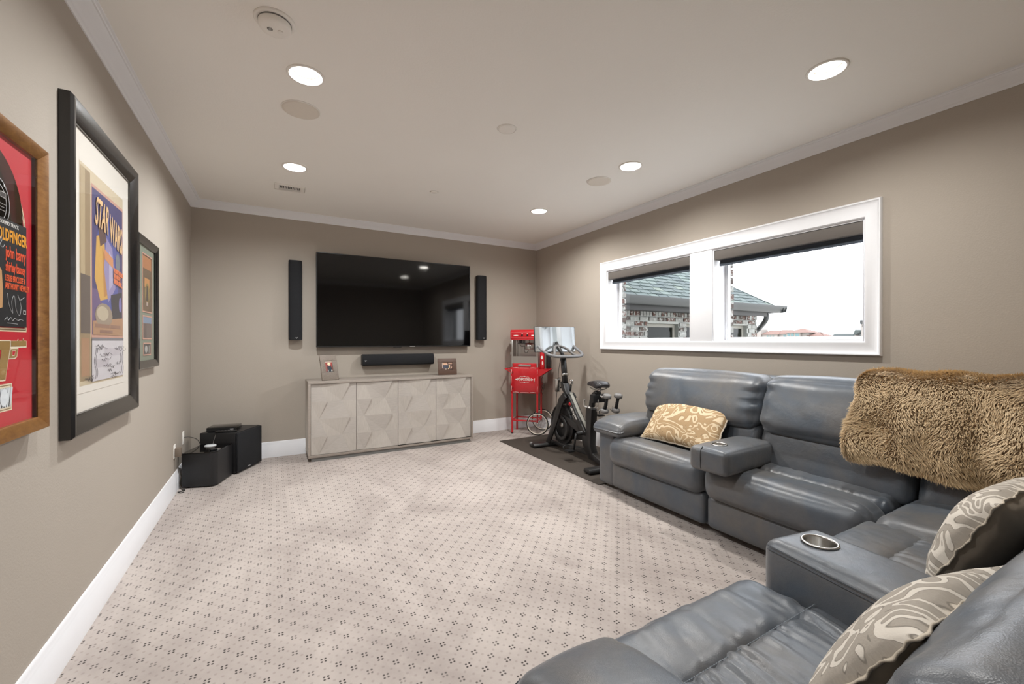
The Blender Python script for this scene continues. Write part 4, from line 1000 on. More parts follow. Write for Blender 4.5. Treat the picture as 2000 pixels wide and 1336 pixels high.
# lettering on the beam, facing the room (-x side)
dv = Vector((0, -1.72+1.60, .445-.568)).normalized()
org = Vector(L(-1.622, .558, -.0415)); 
text_mesh('lettering', 'PELOTON', M['print_white'], t, basis(org, dv, Vector((0, -dv.z, dv.y))), size=.036, sx=.95, bold=.0012, spacing=1.1)
bm = nb(); c0 = L(-1.588, .578, -.0418)
rr_ = .016
pts = [(c0[0], c0[1]+rr_*math.cos(a), c0[2]+rr_*math.sin(a)) for a in np.linspace(-.6, 4.4, 14)]
tube(bm, pts, .0032, 6); tube(bm, [(c0[0], c0[1]+.013, c0[2]-.014), (c0[0], c0[1]-.012, c0[2]+.014)], .0032, 6); obj('logo', bm, ink((226, 40, 48)), t, label='red round logo')
# flywheel with guard
fc = L(-1.385, .305)
bm = nb(); lathe(bm, [(.001, -.012), (.14, -.012), (.15, -.018), (.218, -.018), (.224, -.012), (.224, .012), (.218, .018), (.15, .018), (.14, .012), (.001, .012)], fc, 'X', 56); obj('flywheel', bm, M['black'], t, smooth=False, autos=.5)
bm = nb(); lathe(bm, [(.001, -.03), (.03, -.03), (.035, -.02), (.035, .02), (.03, .03), (.001, .03)], fc, 'X', 24); obj('flywheel_hub', bm, M['steel'], t, smooth=True)
bm = nb(); lathe(bm, [(.10, -.05), (.14, -.052), (.148, -.046), (.14, -.040), (.10, -.042)], (fc[0], fc[1]-.02, fc[2]-.03), 'X', 40, closed_prof=True); obj('drive_cover_ring', bm, M['dark_metal'], t, smooth=True)
bm = nb(); a = np.linspace(math.radians(-35), math.radians(140), 26)
tube(bm, [(0, fc[1]+.236*math.cos(q), fc[2]+.236*math.sin(q)) for q in a], .026, 8, flat=.5); obj('flywheel_guard', bm, M['dark_metal'], t, smooth=True)
# belt cover and crank
bm = nb(); plate(bm, [(-1.36, .17), (-1.40, .14), (-1.80, .20), (-1.86, .26), (-1.84, .36), (-1.76, .40), (-1.42, .32), (-1.36, .28)], .045, .075); obj('belt_cover', bm, M['dark_metal'], t, bevel=.008)
cc = L(-1.825, .30)
bm = nb(); tube(bm, [(-.10, cc[1], cc[2]), (.11, cc[1], cc[2])], .022, 16); obj('crank_axle', bm, M['black'], t, smooth=True)
for sx_, sg in ((-.115, -1), (.105, 1)):
    dy_, dz_ = (.045*-sg*-1, sg*-1)
    e_ = (sx_, cc[1]+(.04 if sg < 0 else -.04), cc[2]+(-.185 if sg < 0 else .185))
    bm = nb(); tube(bm, [(sx_, cc[1], cc[2]), e_], [.017, .013], 10, flat=.6); ca = obj('crank_arm', bm, M['black'], t, smooth=True)
    px_ = e_[0]+(-.055 if sg < 0 else .055)
    bm = nb(); box(bm, px_-.045, px_+.045, e_[1]-.05, e_[1]+.05, e_[2]-.008, e_[2]+.008)
    bmesh.ops.bevel(bm, geom=list(bm.edges), offset=.006, segments=2, affect='EDGES'); pd = obj('pedal', bm, M['black'], t)
    bm = nb(); tube(bm, smoothpath([(px_-.04, e_[1]+.045, e_[2]+.005), (px_-.035, e_[1]+.06, e_[2]+.04), (px_+.035, e_[1]+.06, e_[2]+.04), (px_+.04, e_[1]+.045, e_[2]+.005)], 5), .006, 6); obj('toe_cage', bm, M['black'], pd, smooth=True)
# handlebar post
bm = nb(); tube(bm, [L(-1.385, 1.12), L(-1.43, .80)], .026, 14, flat=1.4); obj('handlebar_post', bm, M['dark_metal'], t, smooth=True)
bm = nb(); tube(bm, [L(-1.418, .905), L(-1.426, .885)], .036, 18, flat=1.3); obj('post_collar', bm, M['steel'], t, smooth=True)
bm = nb(); tube(bm, smoothpath([L(-1.40, .86), L(-1.34, .85, -.03), L(-1.285, .80, -.05)], 5), .008, 8); obj('post_lever', bm, M['steel'], t, smooth=True)
bm = nb(); tube(bm, [L(-1.54, .72), L(-1.552, .79)], .012, 10); kn = obj('resistance_stem', bm, M['black'], t, smooth=True)
bm = nb(); lathe(bm, [(.001, -.028), (.02, -.028), (.027, -.018), (.027, .018), (.02, .028), (.001, .028)], L(-1.557, .825), seg=20); obj('resistance_knob', bm, M['chrome'], t, smooth=True)
# bottle holder with steel cup (left of the head)
bm = nb(); lathe(bm, [(.001, -.075), (.03, -.073), (.040, .06), (.043, .072), (.039, .072), (.036, .06), (.028, -.065), (.001, -.067)], L(-1.31, .765, -.03), seg=24); obj('cup', bm, M['steel'], t, smooth=True, label='brushed steel cup')
bm = nb(); tube(bm, [L(-1.40, .76, -.01), L(-1.35, .735, -.02)], .008, 8); obj('cup_bracket', bm, M['black'], t)
bm = nb(); tube(bm, smoothpath([L(-1.38, 1.10, -.03), L(-1.37, .95, -.05), L(-1.35, .84, -.045)], 6), .004, 6); tube(bm, smoothpath([L(-1.30, .70, -.03), L(-1.285, .60, -.03), L(-1.29, .50, -.03), L(-1.31, .44, -.03)], 6), .004, 6); obj('cable', bm, M['cord'], t, smooth=True)
# handlebars
bars = smoothpath([L(-1.235, 1.225, -.245), L(-1.32, 1.185, -.25), L(-1.43, 1.14, -.235), L(-1.50, 1.115, -.17), L(-1.53, 1.11, 0), L(-1.50, 1.115, .17), L(-1.43, 1.14, .235), L(-1.32, 1.185, .25), L(-1.235, 1.225, .245)], 6)
bm = nb(); tube(bm, bars, .0165, 12); obj('handlebar', bm, mat('grey_foam_grip', (112, 112, 114), .6, var=.05), t, smooth=True)
bars2 = smoothpath([L(-1.46, 1.125, -.22), L(-1.42, 1.125, -.14), L(-1.34, 1.19, -.09), L(-1.29, 1.225, -.045), L(-1.29, 1.225, .03), L(-1.34, 1.19, .09), L(-1.42, 1.125, .14), L(-1.46, 1.125, .22)], 6)
bm = nb(); tube(bm, bars2, .0155, 12); obj('handlebar_horns', bm, mat('grey_foam_horn', (104, 102, 101), .6, var=.05), t, smooth=True)
bm = nb(); plate(bm, [(-1.36, 1.13), (-1.36, 1.10), (-1.50, 1.10), (-1.52, 1.12)], -.05, .05); obj('bar_cradle', bm, M['dark_metal'], t, bevel=.006)
# tablet: screen faces the rider (-y), on an arm
tb0 = L(-1.205, 1.31); 
def TB(u, v, d): # u across, v up, d towards rider
    tl = .085; p = Vector((u, -d*math.cos(tl)+v*math.sin(tl), v*math.cos(tl)+d*math.sin(tl)))
    return Matrix.Rotation(math.radians(-6), 3, 'Z')@p+Vector(tb0)
bm = nb(); prism(bm, rect(-.27, .27, -.155, .155), TB, -.025, 0); tabo = obj('tablet_housing', bm, M['black'], t, bevel=.005)
bm = nb(); prism(bm, rect(-.265, .265, -.15, .15), TB, .0, .002); obj('tablet_screen', bm, mat('tablet_glass', (205, 212, 216), .03, .75, spec=1.0, coat=1.0), t)
bm = nb()
for r_ in (rect(-.262, .262, .128, .134),): prism(bm, r_, TB, .002, .0024)
bm.free()
bm = nb(); tube(bm, [L(-1.235, 1.27), L(-1.30, 1.20), L(-1.38, 1.12)], .02, 10); obj('tablet_arm', bm, M['dark_metal'], t, smooth=True)
# seat post, saddle
bm = nb(); tube(bm, smoothpath([L(-1.945, .56), L(-1.965, .66), L(-2.00, .73), L(-2.06, .76)], 6), .028, 14, flat=1.3); obj('seat_post', bm, M['dark_metal'], t, smooth=True)
bm = nb(); tube(bm, [L(-1.944, .585), L(-1.947, .602)], .038, 18, flat=1.3); obj('seat_collar', bm, M['steel'], t, smooth=True)
bm = nb(); tube(bm, smoothpath([L(-1.93, .59, -.03), L(-1.885, .60, -.05), L(-1.90, .67, -.06)], 5), .011, 8); obj('seat_lever', bm, M['steel'], t, smooth=True)
bm = nb(); tube(bm, [L(-2.02, .755), L(-2.10, .80)], .014, 10); tube(bm, smoothpath([L(-1.95, .80, -.02), L(-2.06, .785, -.03), L(-2.15, .81, -.04)], 5), .005, 6); tube(bm, smoothpath([L(-1.95, .80, .02), L(-2.06, .785, .03), L(-2.15, .81, .04)], 5), .005, 6); obj('saddle_rail', bm, M['steel'], t, smooth=True)
def sad(P, U_):
    t_ = (U_[:, 1]+1)/2     # 0 rear .. 1 nose
    w = np.interp(t_, [0, .12, .3, .5, .75, 1], [.75, 1.0, .95, .55, .32, .22])
    P[:, 0] *= w
    P[:, 2] *= np.interp(t_, [0, .15, .4, .7, 1], [.55, .9, 1.0, .75, .5])
    P[:, 2] += .012*np.sin(t_*PI)
    P[:, 2] += .012*np.cos(t_*PI)*0+.014*(1-t_)**2+.006*t_**3 - .012*(np.abs(U_[:, 0])**2)*w - .03*np.maximum(0, t_-.85)
    return P
P, Fc, U_ = softbox((.175, .29, .072), .034, .012, fn=sad, center=L(-2.03, .832))
npmesh('saddle', P, Fc, mat('saddle_vinyl', (48, 46, 48), .35, var=.1), t)
# dumbbell rack behind the saddle
bm = nb(); tube(bm, [L(-2.06, .74), L(-2.14, .72)], .012, 8)
for xx in (-.06, .06):
    for yy in (0,):
        c = L(-2.17, .60, xx)
        tube(bm, smoothpath([(c[0]-.035, c[1], c[2]+.03), (c[0]-.03, c[1]+.005, c[2]-.02), (c[0], c[1], c[2]+.004), (c[0]+.03, c[1]+.005, c[2]-.02), (c[0]+.035, c[1], c[2]+.03)], 5), .0028, 6)
        tube(bm, [(c[0], c[1]+.03, c[2]+.10), (c[0], c[1]+.035, c[2]+.03)], .004, 6)
obj('weight_rack', bm, M['steel'], t, smooth=True)
obj('rack_block', bx(-.09, .09, -2.10+1.65, -2.04+1.65, .66-FZ, .745-FZ), M['black'], t, bevel=.008)
db_prof = [(.001, -.098), (.032, -.098), (.040, -.09), (.042, -.075), (.040, -.06), (.018, -.055), (.0155, -.02), (.0165, 0), (.0155, .02), (.018, .055), (.040, .06), (.042, .075), (.040, .09), (.032, .098), (.001, .098)]
first = None
for k, (xw, yw, zw, lab) in enumerate([(3.60, -2.215, .668, 'grey dumbbell in the rack behind the bike saddle, nearer the saddle'), (3.72, -2.245, .668, 'grey dumbbell in the rack behind the bike saddle, farther from the saddle')]):
    d_ = thing('dumbbell', lab, 'dumbbell', (xw, yw, zw), world=False, rot=(math.radians(14), 0, 0), group='dumbbells in the bike rack')
    bm = nb(); lathe(bm, [q for q in db_prof if -.056 <= q[1] <= .056], seg=20); obj('grip', bm, M['black'], d_, smooth=True)
    bm = nb(); lathe(bm, [q for q in db_prof if q[1] <= -.055], seg=24); obj('weight', bm, M['grey_plast'], d_, smooth=True)
    bm = nb(); lathe(bm, [q for q in db_prof if q[1] >= .055], seg=24); obj('weight', bm, M['grey_plast'], d_, smooth=True)

# ------------------------------------------------------------------ sectional sofa
t = sofa = thing('sectional_sofa', 'blue-grey leather reclining sectional sofa wrapping the right side and the near edge', 'sofa', (3.2, -4.2, 0))
LT = M['leather']
def soft(name, x0, x1, y0, y1, z0, z1, r, puff=(0, 0, 0), fn=None, cell=.022, rotz=0, parent=None, label=None, rot=None):
    c = ((x0+x1)/2, (y0+y1)/2, (z0+z1)/2)
    R3 = rot if rot is not None else (np.array(Matrix.Rotation(rotz, 3, 'Z')) if rotz else None)
    P, Fc, U_ = softbox((x1-x0, abs(y1-y0), z1-z0), r, cell, puff, fn, c, R3)
    return npmesh(name, P, Fc, LT, parent or sofa, label=label)
def mix(*fs):
    def g(P, U_):
        for f_ in fs: P = f_(P, U_)
        return P
    return g
def wrinkle(amp, freq, seed, axis=2, direction=None, sign=1):
    """creases: ridged noise stretched along 'direction'"""
    def g(P, U_):
        Q = P.copy()
        if direction is not None:
            d = np.array(direction, float); d /= np.linalg.norm(d)
            Q = Q-np.outer(Q@d, d)*.82
        n1 = wob(Q, freq, seed); n2 = wob(P, freq*.35, seed+7)
        w_ = (np.abs(n1)**.7-.5)*amp*(.55+.45*n2)
        P = P.copy(); P[:, axis] += w_*sign*np.abs(U_[:, axis])**2*np.sign(U_[:, axis]); return P
    return g
def edge_pucker(axis_edge, axis_disp, amp, freq, seed, width=.35):
    """creases perpendicular to the edges at the ends of axis_edge"""
    def g(P, U_):
        w_ = np.clip((np.abs(U_[:, axis_edge])-(1-width))/width, 0, 1)
        o = [i for i in range(3) if i not in (axis_edge, axis_disp)][0]
        s_ = np.sin(P[:, o]*freq+3*np.sin(P[:, o]*freq*.37+seed)+seed)
        P = P.copy(); P[:, axis_disp] += amp*s_*w_*U_[:, axis_disp]; return P
    return g
# --- run along the window wall
obj('base_frame', bx(3.30, 4.12, -5.30, -2.66, .035, .40), M['leather'], sofa, bevel=.02)
soft('arm_panel', 3.275, 4.08, -2.665, -2.475, .03, .50, .03, (.004, .004, 0))
def padshape(P, U_):
    P = P.copy(); fr = np.clip((-U_[:, 0]-.4)/.6, 0, 1)      # front droops
    P[:, 2] -= .045*fr**1.6*(U_[:, 2] > 0)
    P[:, 2] += .012*np.cos(U_[:, 1]*1.4)*(U_[:, 2] > 0)
    return P
soft('arm_pad', 3.215, 3.86, -2.80, -2.455, .475, .605, .04, (.01, .012, .012), mix(padshape, wrinkle(.005, 22, 3), edge_pucker(1, 2, .002, 60, 1)), .018)
# footrest panels and seats
def seatA(y0, y1, seed, zt=.475):
    soft('footrest_panel', 3.245, 3.345, y0+.006, y1-.006, .045, .262, .035, (.012, 0, 0), wrinkle(.002, 8, seed, 0))
    soft('seat_front', 3.185, 3.47, y0+.004, y1-.004, .248, zt, .085, (.012, .004, .010), mix(wrinkle(.006, 14, seed+1, 2, (1, 0, 0)), edge_pucker(1, 2, .009, 55, seed)), .014)
    return soft('seat_cushion', 3.42, 3.88, y0+.004, y1-.004, .26, zt+.004, .06, (0, .004, .012), mix(wrinkle(.014, 40, seed+2, 2, (1, .25, 0)), edge_pucker(0, 2, .006, 90, seed)), .012)
seatA(-3.565, -2.665, 11); seatA(-4.475, -3.57, 21)
# console pad with cup holder between the two seats
def consoleshape(P, U_):
    P = P.copy(); P[:, 2] += .006*np.cos(U_[:, 1]*1.5)*(U_[:, 2] > 0); return P
def cup_console(name, cx, cy, cz, sx_, sy_, sz_, rz, hole, hr, r=.035, fn=None, label=None):
    """softbox in local frame with a cup sunk in its top"""
    o_hole = np.array(hole)
    def g(P, U_):
        if fn: P = fn(P, U_)
        return P
    R3 = np.array(Matrix.Rotation(rz, 3, 'Z'))
    P, Fc, U_ = softbox((sx_, sy_, sz_), r, .009, (.006, .006, .004), g, (0, 0, 0), None)
    # drop top faces inside the hole, keep a clean opening covered by the steel rim
    keep = []
    for f_ in Fc:
        c = P[list(f_)].mean(axis=0); top = all(U_[i, 2] > .98 for i in f_)
        if top and math.hypot(c[0]-hole[0], c[1]-hole[1]) < hr*1.04: continue
        keep.append(f_)
    P = P@R3.T+np.array((cx, cy, cz))
    o = npmesh(name, P, keep, LT, sofa, label=label)
    hc = R3@np.array((hole[0], hole[1], 0))+np.array((cx, cy, 0)); zt = cz+sz_/2+.0095
    bm = nb(); lathe(bm, [(hr*1.16, zt-.001), (hr*1.16, zt+.001), (hr*1.10, zt+.0035), (hr*1.0, zt+.003), (hr*.96, zt-.002), (hr*.94, zt-.062), (hr*.9, zt-.066), (.001, zt-.066)], (hc[0], hc[1], 0), seg=44, caps=False)
    obj('cup_holder', bm, M['steel'], o, smooth=True, label='round brushed steel cup holder')
    return o
cup_console('console', 3.345, -3.70, .545, .56, .26, .150, math.radians(2), (-.135, .01), .043, fn=mix(consoleshape, wrinkle(.003, 20, 5)))
bm = nb(); tube(bm, smoothpath([(3.062, -3.67, .49), (3.056, -3.672, .55), (3.062, -3.67, .600), (3.082, -3.67, .626)], 6), .0022, 6); obj('seam', bm, M['black'], sofa)
# backs: upper head roll, lower lumbar, shell
def lean(P, U_, k=.32): P = P.copy(); P[:, 0] += (P[:, 2])*k; return P
def backA(y0, y1, seed, top=1.045, low=True):
    w0, w1 = y0+.004, y1-.004
    f_ = mix(wrinkle(.012, 16, seed, 0, (0, .7, 1)), edge_pucker(1, 0, .016, 48, seed, .30), lambda P, U_: lean(P, U_, .34))
    soft('back_cushion', 3.60, 3.82, w0, w1, .685, top, .075, (.028, .006, .016), f_, .016)
    f2 = mix(wrinkle(.006, 10, seed+4, 0), edge_pucker(1, 0, .007, 45, seed+2, .2), lambda P, U_: lean(P, U_, .26))
    soft('lumbar_cushion', 3.585, 3.80, w0+.002, w1-.002, .43, .725, .05, (.012, .004, .0), f2, .018)
backA(-3.718, -2.70, 31); backA(-4.525, -3.722, 41, 1.05); backA(-5.30, -4.53, 51, 1.05)
soft('back_shell', 3.86, 4.13, -5.30, -2.72, .30, 1.03, .06, (0, 0, 0), None, .05)
# --- corner and near run
soft('corner_seat', 3.135, 3.82, -5.16, -4.50, .24, .482, .07, (.006, .006, .020), mix(wrinkle(.010, 11, 61, 2, (1, .2, 0)), edge_pucker(1, 2, .006, 50, 4)), .015)
obj('near_base_frame', bx(1.50, 3.30, -5.36, -4.62, .035, .34), M['leather'], sofa, bevel=.02)
def seatB(x0, x1, seed, amp):
    soft('footrest_panel', x0+.006, x1-.006, -4.60, -4.51, .045, .262, .035, (0, .012, 0), wrinkle(.003, 8, seed, 1))
    soft('seat_front', x0+.004, x1-.004, -4.745, -4.475, .24, .478, .075, (.004, .012, .010), mix(wrinkle(amp*.5, 70, seed+1, 2, (.15, 1, 0)), wrinkle(amp*.5, 24, seed+9, 2, (.15, 1, 0)), edge_pucker(0, 2, .006, 60, seed)), .009)
    def sag(P, U_):
        P = P.copy(); P[:, 2] -= (U_[:, 2] > 0)*.012*np.exp(-((U_[:, 0])**2+(U_[:, 1]-.1)**2)*2.0); return P
    soft('seat_cushion', x0+.004, x1-.004, -5.14, -4.685, .26, .484, .05, (.004, 0, .018), mix(wrinkle(amp, 62, seed+2, 2, (.28, 1, 0)), wrinkle(amp*.35, 120, seed+12, 2, (.2, 1, 0)), wrinkle(amp*.6, 16, seed+5, 2, (-.1, 1, 0)), edge_pucker(1, 2, .005, 80, seed), sag), .007)
seatB(1.465, 2.205, 71, .030); seatB(2.40, 3.135, 81, .008)
bm = nb()
for x0, x1 in ((1.49, 2.19),):
    n = int((x1-x0)/.0085)
    for i in range(n):
        xx = x0+i*.0085; tube(bm, [(xx, -4.712, .4805), (xx+.005, -4.712, .4805)], .0014, 4)
obj('stitching', bm, M['stitch'], sofa, kind='stuff')
bm = nb(); tube(bm, [(1.50, -4.712, .462), (2.18, -4.712, .462)], .004, 6); tube(bm, [(2.43, -4.712, .462), (3.10, -4.712, .462)], .004, 6); obj('seam_piping', bm, M['leather'], sofa)
# near console, slightly splayed
cup_console('console', 2.285, -4.90, .47, .265, .72, .27, math.radians(-10), (-.0, .245), .047, r=.045, fn=mix(consoleshape, wrinkle(.002, 12, 15)))
R3 = Matrix.Rotation(math.radians(-10), 3, 'Z')
bm = nb()
def CB(a, b, c): v = R3@Vector((a, b, 0)); return (2.285+v.x, -4.90+v.y, .47+c)
for zz in (.105, .118): tube(bm, [CB(-.134, .33, zz), CB(-.1365, .1, zz), CB(-.1365, -.3, zz)], .0012, 5)
obj('console_seam', bm, mat('dark_seam', (52, 58, 66), .6), sofa)
# near-left arm
def padB(P, U_):
    P = P.copy(); fr = np.clip((U_[:, 1]-.2)/.8, 0, 1); P[:, 2] -= .055*fr**2*(U_[:, 2] > 0)
    P[:, 2] += .014*np.cos(U_[:, 0]*1.4)*(U_[:, 2] > 0); return P
soft('arm_panel', 1.20, 1.46, -5.34, -4.60, .03, .50, .03, (.004, .004, 0))
soft('arm_pad', 1.165, 1.468, -5.25, -4.565, .455, .612, .055, (.01, .014, .012), mix(padB, wrinkle(.004, 14, 91, 2), edge_pucker(0, 2, .003, 40, 2)), .014)
bm = nb()
tube(bm, smoothpath([(1.152, -4.60, .50), (1.150, -4.75, .535), (1.150, -4.95, .55), (1.152, -5.2, .55)], 6), .0022, 6); obj('arm_seam', bm, M['leather'], sofa)
# backs of the near run
def backB(x0, x1, seed, amp=.012):
    def leanB(k):
        def g(P, U_): P = P.copy(); P[:, 1] -= P[:, 2]*k; return P
        return g
    soft('back_cushion', x0+.004, x1-.004, -5.38, -5.105, .62, .892, .06, (.004, .020, .012), mix(wrinkle(amp*1.6, 24, seed, 1, (1, 0, .6)), edge_pucker(0, 1, .012, 44, seed, .3), leanB(.45)), .014)
    soft('lumbar_cushion', x0+.006, x1-.006, -5.33, -5.10, .42, .70, .06, (.004, .014, 0), mix(wrinkle(.006, 12, seed+4, 1), leanB(.2)), .018)
backB(1.405, 2.30, 101); backB(2.305, 3.10, 111); backB(3.105, 3.75, 121)
soft('back_shell', 1.50, 3.9, -5.60, -5.40, .20, .90, .06, (0, 0, 0), None, .05)

# ------------------------------------------------------------------ pillows
def pillow(label, c, ex, ey, w, h, thick, mfront, seed, name='throw_pillow', ruffle=.010):
    """ex = width direction, ey = up direction of the pillow plane; front face = ex x ey"""
    ex = np.array(ex, float); ex /= np.linalg.norm(ex); ey = np.array(ey, float); ey -= ex*(ex@ey); ey /= np.linalg.norm(ey); ez = np.cross(ex, ey)
    c = np.array(c, float); t = thing(name, label, 'pillow', tuple(c), group='patterned pillows on the sofa')
    nx, ny = 46, 32; us = np.linspace(-1, 1, nx+1); vs = np.linspace(-1, 1, ny+1)
    us = np.sin(us*PI/2)*.4+us*.6; vs = np.sin(vs*PI/2)*.4+vs*.6
    rs = np.random.RandomState(seed); ph = rs.rand(8)*6.28
    def side(sg, full):
        P = []; UV = []
        for v in vs:
            for u in us:
                pin = 1-.07*(1-u*u)*abs(v)**3*0-.0
                x = u*(1-.075*(1-v*v)**1.0*abs(u)**2*1.0); y = v*(1-.085*(1-u*u)*abs(v)**2)
                z = ((1-u*u)**.42)*((1-v*v)**.42)*(1-.12*(u*u+v*v)*.5)
                z *= 1+.06*math.sin(3*u+ph[0])+.05*math.sin(4*v+ph[1])
                wr = .06*math.sin(14*v+3*math.sin(5*u+ph[2])+ph[3])*max(0, abs(u)-.55)/.45+.05*math.sin(15*u+3*math.sin(4*v+ph[4]))*max(0, abs(v)-.6)/.4
                z += wr*(1-u*u)**.3*(1-v*v)**.3
                P.append(c+ex*x*w/2+ey*y*h/2+ez*sg*z*thick/2); UV.append((u*w/h*.5+seed*1.37, v*.5+seed*.71))
        Fc = []
        for j in range(ny):
            for i in range(nx):
                a = j*(nx+1)+i; q = (a, a+1, a+nx+2, a+nx+1); Fc.append(q if sg > 0 else q[::-1])
        return np.array(P), Fc, np.array(UV)
    P, Fc, UV = side(1, True); npmesh('front_panel', P, Fc, mfront, t, uv=UV)
    P, Fc, UV = side(-1, True); npmesh('back_panel', P, Fc, M['taupe_plain'], t)
    # ruffled flange round the edge
    pts = []
    def ed(u, v): return c+ex*(u*(1-.075*(1-v*v)*abs(u)**2))*w/2+ey*(v*(1-.085*(1-u*u)*abs(v)**2))*h/2
    K = 60
    for (a, b) in (((-1, -1), (1, -1)), ((1, -1), (1, 1)), ((1, 1), (-1, 1)), ((-1, 1), (-1, -1))):
        for k in range(K): s_ = k/K; pts.append(ed(a[0]+(b[0]-a[0])*s_, a[1]+(b[1]-a[1])*s_))
    pts = np.array(pts); n = len(pts); V = []; Fc = []
    for i in range(n):
        d = pts[i]-c; out = d/np.linalg.norm(d)
        wv = .0035*math.sin(i*.45)+.0015*math.sin(i*1.1)
        for (o_, z_) in ((-.003, .0025), (ruffle, .002), (ruffle, -.002), (-.003, -.0025)): V.append(pts[i]+out*(o_+.0012*math.sin(i*.8))+ez*(z_+wv*(1 if o_ > 0 else .2)))
    for i in range(n):
        j = (i+1) % n
        for k in range(4): Fc.append((i*4+k, i*4+(k+1) % 4, j*4+(k+1) % 4, j*4+k))
    npmesh('piping', np.array(V), Fc, M['piping'], t)
    return t
def nrm(v): v = np.array(v, float); return v/np.linalg.norm(v)
A = onx(1297, 787, 3.66); B = onx(1440, 806, 3.60); Cc = onx(1257, 853, 3.42); Dd = onx(1385, 885, 3.44)
cen = (A+B+Cc+Dd)/4; ex = nrm((B-A)+(Dd-Cc)); ey = nrm((A-Cc)+(B-Dd))
# right-hand frame: front must face -x
w_ = (np.linalg.norm(B-A)+np.linalg.norm(Dd-Cc))/2; h_ = (np.linalg.norm(A-Cc)+np.linalg.norm(B-Dd))/2
pillow('tan scroll-patterned lumbar pillow leaning on the far seat of the sofa', cen+np.array((-.01, 0, .02)), ex, ey, w_*1.08, h_*1.10, .15, M['pillow_tan'], 2)
pillow('grey and cream pillow nearest the camera, between the near seat and its back cushion', (1.925, -5.01, .64), (-1, .02, .03), (0, -.52, .8), .53, .36, .15, M['pillow_grey'], 5, ruffle=.012)
pillow('grey and cream pillow on the seat just past the near cup-holder console', (2.88, -4.93, .645), (-1, .02, -.02), (0, -.42, .85), .56, .37, .18, M['pillow_grey'], 8, ruffle=.010)
pillow('grey and cream pillow tucked in the sofa corner, mostly hidden behind the others', (3.60, -4.98, .66), (-.66, -.75, 0), (.18, -.16, .9), .50, .36, .15, M['pillow_grey'], 11)

# ------------------------------------------------------------------ fur throw over the back
t = thing('fur_throw', 'thick tan and brown faux fur throw draped over the sofa back below the window', 'throw blanket', (3.7, -4.7, .8))
prof = smoothpath([(3.505, 0, .645), (3.492, 0, .70), (3.508, 0, .78), (3.545, 0, .90), (3.60, 0, 1.00), (3.66, 0, 1.065), (3.77, 0, 1.10), (3.87, 0, 1.105), (3.98, 0, 1.095), (4.08, 0, 1.06), (4.155, 0, .98), (4.165, 0, .86)], 6)
prof = [(p.x, p.z) for p in prof]; nS = len(prof); nT = 90
cum = np.concatenate([[0], np.cumsum([math.hypot(prof[i+1][0]-prof[i][0], prof[i+1][1]-prof[i][1]) for i in range(nS-1)])])
Y0, Y1 = -4.275, -5.22
def surf(s_, q):
    """s_ arclength fraction 0..1 from the hem up and over, q 0..1 along the sofa"""
    a = s_*cum[-1]; x = np.interp(a, cum, [p[0] for p in prof]); z = np.interp(a, cum, [p[1] for p in prof])
    y = Y0+(Y1-Y0)*q+.012*np.sin(s_*19)
    rip = .016*np.sin(q*17+2.2*np.sin(s_*6)+1)+.012*np.sin(q*31+3*s_)+.010*np.sin(s_*26+q*9)
    x = x-rip*np.clip(1.25-s_*1.5, 0.1, 1)-.004; z = z+.006*np.sin(q*23)*(s_ > .45)+.012*np.sin(q*9+1)*(1-np.clip(s_*3, 0, 1))
    return np.array((x, y, z))
V = []; Fc = []
for i in range(nS*1):
    for j in range(nT+1): V.append(surf(cum[i]/cum[-1], j/nT))
for i in range(nS-1):
    for j in range(nT): a = i*(nT+1)+j; Fc.append((a, a+1, a+nT+2, a+nT+1))
V = np.array(V)
bo = npmesh('backing', V, Fc, M['fur_back'], t); sm_ = bo.modifiers.new('thick', 'SOLIDIFY'); sm_.thickness = .008; sm_.offset = 0
# pile: tapered curved tufts
rs = np.random.RandomState(4); NT = 46000
S_ = rs.rand(NT)**1.15*.86; Q_ = rs.rand(NT)
ne = 5000
S_[:ne] = rs.rand(ne)*.015; Q_[ne:2*ne] = rs.rand(ne)*.01
e1 = .003
p0 = surf(S_, Q_).T; ps = surf(S_+e1, Q_).T-p0; pq = surf(S_, Q_+e1).T-p0
nn_ = np.cross(ps, pq); nn_ /= np.linalg.norm(nn_, axis=1)[:, None]
tow = nn_[:, 0] > 0; front = S_ < .5
nn_[front & tow] *= -1; nn_[(~front) & (nn_[:, 2] < 0) & (S_ < .75)] *= -1
ds = -ps/np.linalg.norm(ps, axis=1)[:, None]; dq = pq/np.linalg.norm(pq, axis=1)[:, None]
fl1 = wob(p0, 24, 3)[:, None]; fl2 = wob(p0, 17, 9)[:, None]; fl3 = wob(p0, 60, 12)[:, None]
Ld = (.026+.010*rs.rand(NT))[:, None]
lay = ds*(.55+.5*fl1)+dq*(.55*fl2+.35*fl3)+rs.normal(size=(NT, 3))*.16
tip = p0+(nn_*.62+lay)*Ld; mid = p0+(nn_*.75+lay*.35)*Ld*.5
wd_ = (.0022+.0012*rs.rand(NT))[:, None]
sd = np.cross(tip-p0, nn_); sd /= (np.linalg.norm(sd, axis=1)[:, None]+1e-9)
V = np.stack([p0-sd*wd_, p0+sd*wd_, mid-sd*wd_*.8+nn_*.001, mid+sd*wd_*.8+nn_*.001, tip], axis=1).reshape(-1, 3)
base = np.arange(NT)*5
F4 = np.stack([base, base+1, base+3, base+2], axis=1); F3 = np.stack([base+2, base+3, base+4], axis=1)
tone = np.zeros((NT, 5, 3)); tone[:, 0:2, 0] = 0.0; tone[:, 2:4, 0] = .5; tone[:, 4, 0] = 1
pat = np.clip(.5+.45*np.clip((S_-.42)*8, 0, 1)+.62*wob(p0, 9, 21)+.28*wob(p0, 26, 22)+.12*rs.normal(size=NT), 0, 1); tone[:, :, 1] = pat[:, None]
me = bpy.data.meshes.new('pile'); o_ = np.array(t.location)
